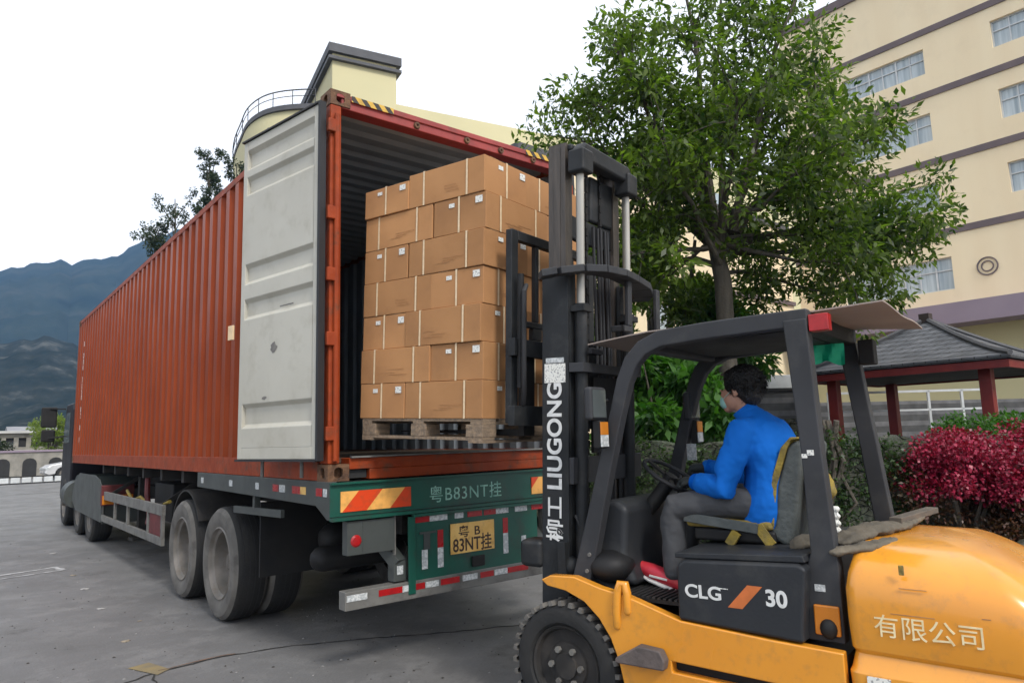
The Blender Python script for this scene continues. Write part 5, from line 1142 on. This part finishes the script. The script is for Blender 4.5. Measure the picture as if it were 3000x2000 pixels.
for lay in (0, .007):
    for i in range(nn+1):
        for j in range(nn+1):
            u, v = i/nn, j/nn; p = [(cs[0][k]*(1-u)+cs[1][k]*u)*(1-v)+(cs[3][k]*(1-u)+cs[2][k]*u)*v for k in range(3)]
            over = max(0, -p[1]-1.47)*1.0+max(0, p[1]+.60)*.6; p[2] -= over*.09*max(0, u) if p[1] < -1 else over*.10; p[2] += .006*math.sin(u*9+v*7)+lay; vs.append(p)
k = (nn+1)**2; q = lambda i, j: i*(nn+1)+j
fs = [(q(i, j), q(i, j+1), q(i+1, j+1), q(i+1, j)) for i in range(nn) for j in range(nn)]; fs += [tuple(k+a for a in f)[::-1] for f in fs]
ed = [q(i, 0) for i in range(nn)]+[q(nn, j) for j in range(nn)]+[q(i, nn) for i in range(nn, 0, -1)]+[q(0, j) for j in range(nn, 0, -1)]
fs += [(ed[i], ed[(i+1) % len(ed)], k+ed[(i+1) % len(ed)], k+ed[i]) for i in range(len(ed))]
b._add(vs, fs).build('roof_sheet', m_sheet, og)
MB().box(-.505, -.44, -1.54, -1.452, 2.065, 2.145).build('red_marker', m_redref, og, bevel=.004)
MB().box(.36, .46, -1.56, -1.48, 1.96, 2.10).build('rear_lamp', m_black, og, bevel=.008)
MB().box(-.5145, -.5125, -1.43, -1.40, 1.49, 1.515).box(-.514, -.5125, -1.40, -1.375, 1.478, 1.497).build('label_plate', m_sticker, og)
MB().box(-.5145, -.5125, -1.43, -1.385, .885, .915).build('label_plate', m_silver, og)
MB().box(.431, .4345, -.45, -.385, 1.43, 1.535).build('label_plate', m_silver, og)
for z, y in ((.86, -.17), (.95, -.19)): MB().lathe([(-.008, .001), (-.008, .011), (0, .012)], (-.505, y, z), 0, 8).build('pillar_bolt', m_greybar, og)
# lamp housing at the rear pillar foot
lm = MB().box(-.532, -.515, -1.485, -1.375, .70, .83).build('rear_side_lamp', m_amber, fk, bevel=.008)
MB().ball((-.525, -1.435, .73), (.03, .04, .045)).build('lamp_bulb', m_black, lm, smooth=True)
# mirrors and turn lamps on both front pillars
for s in (-1, 1):
    x0 = s*.545 if s < 0 else s*.52
    y = -.30 if s < 0 else -.40
    m1 = MB().box(x0-.105, x0+.065, y-.03, y+.02, 1.69, 1.875).build('mirror', m_guard, fk, bevel=.018, seg=3)
    MB().box(x0-.088, x0+.048, y-.0335, y-.0305, 1.707, 1.858).build('mirror_glass', m_glass, m1)
    MB().tube([(s*.47, y-.03, 1.80), (x0, y, 1.79)], .012, 8).build('mirror_arm', m_black, m1)
    l1 = MB().box(x0-.055, x0+.02, y-.05, y, 1.535, 1.69).build('turn_lamp', m_black, fk, bevel=.01)
    MB().box(x0-.0565, x0+.0215, y-.058, y-.0505, 1.61, 1.68).build('amber_lens', m_amber, l1, bevel=.002); MB().box(x0-.0565, x0+.0215, y-.058, y-.0505, 1.545, 1.609).build('white_lens', m_silver, l1, bevel=.002)
MB().box(.44, .58, -.72, -.67, 1.73, 1.96).build('rear_view_mirror', m_silver, fk, bevel=.02)
# cowl, steering wheel, levers
MB().prism([(-.08, .78), (-.10, 1.12), (-.17, 1.22), (-.30, 1.25), (-.38, 1.20), (-.36, .95), (-.42, .78)], 0, -.40, .40).build('dash_cowl', m_hood, fk, bevel=.04, seg=4)
MB().tube([(-.10, -.30, 1.10), (-.04, -.40, 1.24), (0, -.46, 1.33)], .045, 12).build('steering_column', m_black, fk, smooth=True)
SW = Matrix.Translation((0.0, -.47, 1.355)) @ Matrix.Rotation(R(32), 4, 'X')
b = MB(SW); n = 40; b.tube([(.175*math.cos(2*PI*i/n), .175*math.sin(2*PI*i/n), 0) for i in range(n+1)], .0125, 10, cap=False)
sw = b.build('steering_wheel', m_rubber, fk, smooth=True)
b = MB(SW)
for a in (90, 210, 330): b.bar((0, 0, -.02), (.17*math.cos(R(a)), .17*math.sin(R(a)), 0), .03, .012)
b.lathe([(-.05, .02), (-.03, .045), (.005, .04), (.01, .001)], (0, 0, 0), 2, 16); b.build('wheel_spoke', m_black, sw)
for i in range(3): MB().tube([(.30+i*.05, -.33, 1.16), (.29+i*.05, -.42, 1.32)], .008, 8).ball((.29+i*.05, -.425, 1.335), .02).build('control_lever', m_black, fk, smooth=True)
MB().box(-.12, -.02, -.36, -.30, .80, .84).box(.08, .20, -.36, -.30, .80, .84).build('pedal', m_black, fk, bevel=.006)
MB().ball((-.38, -.26, .88), (.15, .13, .09), 20, 10).build('lower_cowl', m_black, fk, smooth=True)
# tilt cylinder and mast pivot
for s in (-1, 1):
    MB().tube([(s*.40, -.42, .70), (s*.40, -.16, .80)], .04, 14).build('tilt_cylinder', m_mast, fk, smooth=True)
    MB().tube([(s*.40, -.16, .80), (s*.40, .0, .87)], .018, 12).build('tilt_rod', m_chrome, fk, smooth=True)
    MB().ball((s*.44, -.02, .86), (.05, .06, .06), 16, 10).box(*sorted((s*.38, s*.50)), -.02, .03, .80, 1.0).build('mast_lug', m_mast, fk, smooth=True)
    MB().box(*sorted((s*.33, s*.49)), .16, .32, .84, 1.0).build('pivot_bracket', m_mast, fk, bevel=.03)
MB().tube([(-.42, -.05, 1.15), (-.40, -.11, 1.0), (-.40, -.12, .9)], .009, 8).build('hydraulic_hose', m_rubber, fk, smooth=True)
# seat
st = empty('seat'); st.parent = fk
MB().box(-.25, .25, -1.14, -.70, 1.03, 1.10).build('seat_base', m_black, st, bevel=.02)
o = MB().prism([(-.66, 1.10), (-.655, 1.145), (-.72, 1.165), (-.95, 1.145), (-1.12, 1.15), (-1.13, 1.10)], 0, -.25, .25).build('seat_cushion', m_olive, st, bevel=.02, seg=3)
MB().bar((-.268, -.66, 1.155), (-.268, -1.06, 1.11), .02, .05).build('cushion_trim', m_seat, st, bevel=.004)
MB().prism([(-1.085, 1.08), (-1.13, 1.12), (-1.16, 1.33), (-1.225, 1.52), (-1.27, 1.56), (-1.315, 1.54), (-1.27, 1.3), (-1.23, 1.08), (-1.19, 1.02)], 0, -.23, .23).build('seat_back', m_seat, st, bevel=.03, seg=3)
MB().prism([(-1.075, 1.08), (-1.05, 1.12), (-1.125, 1.33), (-1.195, 1.52), (-1.245, 1.572), (-1.285, 1.572), (-1.285, 1.562), (-1.25, 1.558), (-1.225, 1.515), (-1.16, 1.33), (-1.13, 1.12)], 0, -.235, .235).build('seat_back_cover', m_olive, st, bevel=.006)
MB().bar((-.26, -1.06, 1.12), (-.25, -1.12, 1.03), .015, .05).build('seat_strap', m_olive, st); MB().bar((-.27, -.95, 1.09), (-.26, -.9, 1.02), .015, .05).build('seat_strap', m_olive, st)
gl = MB(); gl.tube([(-.12, -1.31, 1.45), (-.14, -1.34, 1.38), (-.13, -1.35, 1.30), (-.12, -1.33, 1.24)], [.035, .06, .07, .045], 12, round_=True); o = gl.build('yellow_rag', m_olive)
o.matrix_world = FM; remesh(o, .01, 2, (.03, .05)); tag(o, 'crumpled dirty yellow rag hanging on the back of the forklift seat', 'rag')
gl = MB()
for k in range(4): gl.tube([(-.16+k*.0, -1.33, 1.20-k*.035), (-.16, -1.42, 1.215-k*.035)], .017, 8, round_=True)
gl.box(-.18, -.14, -1.345, -1.29, 1.07, 1.23); o = gl.build('work_glove', m_sticker); o.matrix_world = FM; remesh(o, .007, 2); tag(o, 'pale striped work glove stuck between the seat back and the cab pillar', 'glove')
# sacks and mats lying on the rear deck
def rag(name, pts, r_, ell, mat, lab, cat, disp=(.03, .05)):
    o = MB().tube(pts, r_, 14, ell=ell, round_=True).build(name, mat); o.matrix_world = FM; remesh(o, .012, 2, disp); return tag(o, lab, cat)
m_sack = M('weathered sack cloth', (.15, .125, .09), (.085, .073, .055), 7, .9, bump=.5, bscale=25)
rag('folded_sack', [(-.40, -1.50, 1.10), (-.2, -1.58, 1.135), (.0, -1.64, 1.125), (.3, -1.7, 1.14)], [.06, .08, .065, .04], (1, .34), m_sack, 'long grey brown sack rolled up on the rear deck behind the cab pillar', 'sack')
rag('folded_sack', [(-.50, -1.50, 1.065), (-.42, -1.58, 1.075), (-.30, -1.66, 1.09)], [.05, .07, .05], (1, .34), m_sack, 'short grey sack lying low on the rear deck in front of the counterweight', 'sack')
rag('cloth_bundle', [(-.33, -1.28, 1.06), (-.30, -1.36, 1.08)], [.05, .045], (1, .8), m_sack, 'small crumpled grey cloth between the seat and the left rear pillar', 'cloth')
tag(MB().bar((.02, -1.645, 1.15), (.50, -1.745, 1.16), .06, .03).build('wooden_plank', M('grey brown plank', (.13, .105, .08), (.09, .075, .06), 5, .8, stretch=(1, 8, 8)), bevel=.004), 'grey brown plank lying across the rear deck by the far cab pillar', 'plank').matrix_world = FM
# green cloth hanging under the roof
b = MB(); nx, nz = 10, 8; vs = []
for lay in (0, .006):
    for i in range(nx+1):
        for j in range(nz+1): vs.append((.30+i*.0+lay+.012*math.sin(i*1.3+j*.4), -1.22-.20*i/nx, 2.155-.02*i/nx-(.165+.012*math.sin(i*.9))*j/nz))
k = (nx+1)*(nz+1); q = lambda i, j: i*(nz+1)+j
fs = [(q(i, j), q(i+1, j), q(i+1, j+1), q(i, j+1)) for i in range(nx) for j in range(nz)]
fs += [tuple(k+a for a in f)[::-1] for f in fs]
tag(b._add(vs, fs).build('hanging_cloth', m_cloth, smooth=True), 'bright green cloth hanging under the forklift roof by the rear pillar', 'cloth').matrix_world = FM
# ------------------------------------------------------------------ driver
pe = empty('person', A0, TH, 'person in blue jacket, grey trousers and red shoes seated at the forklift wheel', 'person')
px_ = -.05
hipL, hipR = (-.15, -1.03, 1.235), (.05, -1.03, 1.235)
kneeL, kneeR = (-.235, -.585, 1.20), (.13, -.56, 1.20)
ankL, ankR = (-.24, -.565, .865), (.12, -.46, .86)
shL, shR = (-.225, -.985, 1.60), (.135, -.965, 1.60)
elL, elR = (-.285, -.90, 1.315), (.22, -.86, 1.33)
wrL, wrR = (-.185, -.705, 1.335), (.15, -.64, 1.40)
def hand(b, wr, dr, side, r_):
    """palm, four unequal curled fingers and a thumb gripping the rim; dr = unit direction wrist to knuckles"""
    wr = Vector(wr); dr = Vector(dr).normalized(); upv = Vector((0, 0, 1)); sd_ = dr.cross(upv).normalized()*side; nrm = sd_.cross(dr).normalized()*side
    pc = wr+dr*.045; b.tube([wr, wr+dr*.03, wr+dr*.075], [.026*r_, .034*r_, .034*r_], 12, ell=(1.0, .72), round_=True)
    for k, ln in enumerate((.062, .072, .067, .052)):
        base = wr+dr*.08+sd_*(.027-.018*k); p1 = base+dr*ln*.4+Vector((0, 0, -.004)); p2 = p1+(dr*.35+Vector((0, 0, -.95))).normalized()*ln*.34; p3 = p2+(-dr*.8+Vector((0, 0, -.5))).normalized()*ln*.28
        b.tube([base-dr*.02, base, p1, p2, p3], [.010*r_, .010*r_, .0095*r_, .0088*r_, .0078*r_], 8, round_=True)
    tb_ = wr+dr*.03+sd_*.026; b.tube([wr+dr*.02+sd_*.01, tb_+sd_*.01, tb_+dr*.028+sd_*.018+Vector((0, 0, -.012)), tb_+dr*.05+sd_*.006+Vector((0, 0, -.028))], [.014*r_, .0125*r_, .011*r_, .009*r_], 8, round_=True)
hdL = Vector((.055, .13, .0)); hdR = Vector((-.05, .12, -.01))
# skin: one continuous body
b = MB(); Hc = Vector((-.065, -.945, 1.835)); fd = Vector((.12, .95, -.2)).normalized()   # head centre and facing
b.tube([(-.05, -1.06, 1.2), (-.05, -1.06, 1.30), (-.05, -1.10, 1.42), (-.05, -1.06, 1.56), (-.052, -1.0, 1.66), (-.055, -.975, 1.73)], [.09, .11, .11, .12, .06, .05], 14, round_=True)
b.tube([(-.055, -1.0, 1.65), (-.06, -.965, 1.75), Hc+Vector((0, -.01, -.03))], [.055, .052, .06], 14)
b.ball(Hc+Vector((0, -.018, .028)), (.077, .095, .095), 20, 14)
b.ball(Hc+fd*.035+Vector((0, 0, -.03)), (.062, .07, .078), 18, 12); b.ball(Hc+fd*.075+Vector((0, 0, -.082)), (.034, .028, .026), 12, 8)
side_ = fd.cross(Vector((0, 0, 1))).normalized()
b.tube([Hc+fd*.095+Vector((0, 0, .0)), Hc+fd*.118+Vector((0, 0, -.03)), Hc+fd*.108+Vector((0, 0, -.042))], [.009, .0135, .010], 8, round_=True)
for s in (-1, 1):
    b.ball(Hc+fd*.094+side_*s*.03+Vector((0, 0, -.002)), .0115, 10, 6); b.tube([Hc+fd*.092+side_*s*.048+Vector((0, 0, .022)), Hc+fd*.103+side_*s*.018+Vector((0, 0, .022))], .007, 6, round_=True)
    ec = Hc+side_*s*.074+Vector((0, 0, -.01)); b.ball(ec-fd*.008, (.011, .022, .031), 12, 8)
b.tube([Hc+fd*.1+side_*.02+Vector((0, 0, -.06)), Hc+fd*.106+Vector((0, 0, -.06)), Hc+fd*.1-side_*.02+Vector((0, 0, -.06))], .006, 6, round_=True)
for sh, el, wr, hd in ((shL, elL, wrL, hdL), (shR, elR, wrR, hdR)):
    b.tube([(-.05, -1.03, 1.58), sh, el, wr], [.06, .052, .042, .026], 12, round_=True); hand(b, wr, hd, 1 if hd is hdR else -1, .93)
for hp, kn, an in ((hipL, kneeL, ankL), (hipR, kneeR, ankR)):
    b.tube([(-.05, -1.06, 1.25), hp, kn, an], [.07, .062, .052, .038], 12, round_=True)
    f1 = Vector(an)+Vector((0, .0, -.05)); b.tube([Vector(an)+Vector((0, -.02, -.03)), Vector(an)+Vector((-.0, .06, -.05)), Vector(an)+Vector((0, .15, -.06))], [.035, .034, .026], 10, round_=True)
body = b.build('body', m_skin, pe); remesh(body, .0055, 3)
# hair
b = MB(); b.ball(Hc+Vector((.0, -.028, .042)), (.098, .112, .105), 24, 16); b.ball(Hc+Vector((0, -.06, -.01)), (.086, .068, .082), 18, 12); b.ball(Hc+Vector((0, .03, .082)), (.066, .055, .042), 16, 10)
hr = b.build('hair', m_hair, pe); remesh(hr, .007, 2, (.012, .012))
gh = random.Random(3); hc = []
for k in range(420):
    v = Vector((gh.gauss(0, 1), gh.gauss(-.35, 1), gh.gauss(.35, .8))).normalized()
    if v.dot(fd) > .45 and v.z < .55: continue
    hc.append(tuple(Hc+Vector((v.x*.092, -.026+v.y*.107, .035+v.z*.098))))
leaves('hair_strand', hc, .009, 5200, .026, .0032, m_hair, pe, droop=.9, seed=4)
# mask with ear loops
b = MB(); b.ball(Hc+fd*.082+Vector((0, 0, -.045)), (.05, .042, .045), 18, 12)
for s in (-1, 1): b.tube([Hc+fd*.085+side_*s*.045+Vector((0, 0, -.03)), Hc+fd*.03+side_*s*.074+Vector((0, 0, -.01)), Hc+side_*s*.08+Vector((0, 0, 0))], .0035, 6)
o = b.build('face_mask', m_mask, pe); remesh(o, .004, 2)
# jacket
b = MB()
b.tube([(-.05, -1.06, 1.115), (-.05, -1.08, 1.22), (-.05, -1.105, 1.38), (-.05, -1.09, 1.50), (-.05, -1.045, 1.60), (-.052, -.995, 1.675), (-.055, -.975, 1.725)], [.15, .158, .158, .17, .16, .092, .062], 24,
       ell=[(1.32, .98), (1.28, .98), (1.2, .98), (1.22, .92), (1.2, .8), (1.15, .95), (1, 1)])
for sh, el, wr in ((shL, elL, wrL), (shR, elR, wrR)):
    s_ = Vector(sh); e_ = Vector(el); w_ = Vector(wr); c0 = Vector((-.05, -1.04, 1.585))
    b.tube([c0, s_+Vector((0, -.01, .0)), s_.lerp(e_, .35)+Vector((0, -.005, 0)), s_.lerp(e_, .75), e_+Vector((0, -.012, -.01)), e_.lerp(w_, .4), e_.lerp(w_, .8), w_], [.10, .082, .075, .07, .066, .062, .052, .045], 16, round_=True)
jk = b.build('jacket', m_blue, pe); remesh(jk, .008, 4, (.026, .10))
# collar and cuffs
b = MB(); b.tube([(-.054, -1.0, 1.665), (-.058, -.975, 1.705), (-.062, -.955, 1.735)], [.082, .068, .066], 20, cap=False); o = b.build('collar', m_blue, pe, smooth=True); sd_m = o.modifiers.new('thick', 'SOLIDIFY'); sd_m.thickness = .008
for wr, el in ((wrL, elL), (wrR, elR)):
    w_, e_ = Vector(wr), Vector(el); d_ = (w_-e_).normalized(); MB().tube([w_-d_*.025, w_+d_*.008], [.050, .047], 16).build('cuff', m_cuff, pe, smooth=True)
# trousers
b = MB(); b.tube([(-.05, -1.08, 1.15), (-.05, -1.05, 1.2)], [.12, .115], 18, ell=(1.35, 1), round_=True)
for hp, kn, an in ((hipL, kneeL, ankL), (hipR, kneeR, ankR)):
    h_, k_, a_ = Vector(hp), Vector(kn), Vector(an)
    b.tube([h_+Vector((0, -.02, -.01)), h_.lerp(k_, .5)+Vector((0, 0, .008)), k_+Vector((0, .0, -.005)), k_.lerp(a_, .2)+Vector((0, .005, 0)), k_.lerp(a_, .6)+Vector((0, -.005, 0)), a_+Vector((0, -.01, -.005))], [.09, .086, .078, .072, .067, .066], 16, round_=True)
tr_ = b.build('trousers', m_trous, pe); remesh(tr_, .008, 5, (.012, .07))
# shoes
for s, an, yr in ((-1, ankL, 0), (1, ankR, .05)):
    a_ = Vector(an); b = MB(); g_ = Vector((-.012, .2, -.0))
    d = Vector((-.05, .93, .30 if s < 0 else .1)).normalized(); P0 = a_+Vector((0, -.03, -.075))
    b.tube([P0-d*.02, P0+d*.08, P0+d*.17, P0+d*.245], [.044, .050, .049, .036], 16, ell=(1.0, .9), round_=True); b.tube([a_+Vector((0, -.01, -.01)), P0+d*.03], [.045, .046], 12, round_=True)
    o = b.build('shoe', m_shoe, pe); remesh(o, .006, 3)
    q = P0+Vector((0, 0, -.042)); b = MB(); b.tube([q-d*.03, q+d*.08, q+d*.17, q+d*.26+Vector((0, 0, .008))], [.045, .052, .051, .036], 16, ell=(1.02, .36), round_=True)
    o2 = b.build('shoe_sole', m_sole, o); remesh(o2, .006, 2)
    MB().bar(P0+d*.05+Vector((-.048, 0, .005)), P0+d*.16+Vector((-.050, 0, -.012)), .006, .012).build('shoe_stripe', m_sole, o, bevel=.002)
# gloves
for wr, hd, sg in ((wrL, hdL, -1), (wrR, hdR, 1)):
    b = MB(); hand(b, wr, hd, sg, 1.18); w_ = Vector(wr); b.tube([w_-hd.normalized()*.02, w_+hd.normalized()*.03], [.036, .034], 12)
    o = b.build('glove', m_glove, pe); remesh(o, .0035, 1)
# ------------------------------------------------------------------ haze
hz = MB().box(-1700, 1700, -1000, 1700, -14, 620).build('haze', None); tag(hz, kind='stuff')
mh = bpy.data.materials.new('valley haze'); mh.use_nodes = True; N = mh.node_tree.nodes; L = mh.node_tree.links
for n in list(N):
    if n.type != 'OUTPUT_MATERIAL': N.remove(n)
pv_ = N.new('ShaderNodeVolumePrincipled'); pv_.inputs['Color'].default_value = (.3, .56, 1, 1); pv_.inputs['Density'].default_value = .00022; pv_.inputs['Anisotropy'].default_value = 0
L.new(pv_.outputs[0], N['Material Output'].inputs['Volume']); hz.data.materials.append(mh)
# ------------------------------------------------------------------ last checks on names
for o in list(bpy.data.objects):
    if o.type == 'EMPTY' and not o.children: bpy.data.objects.remove(o)
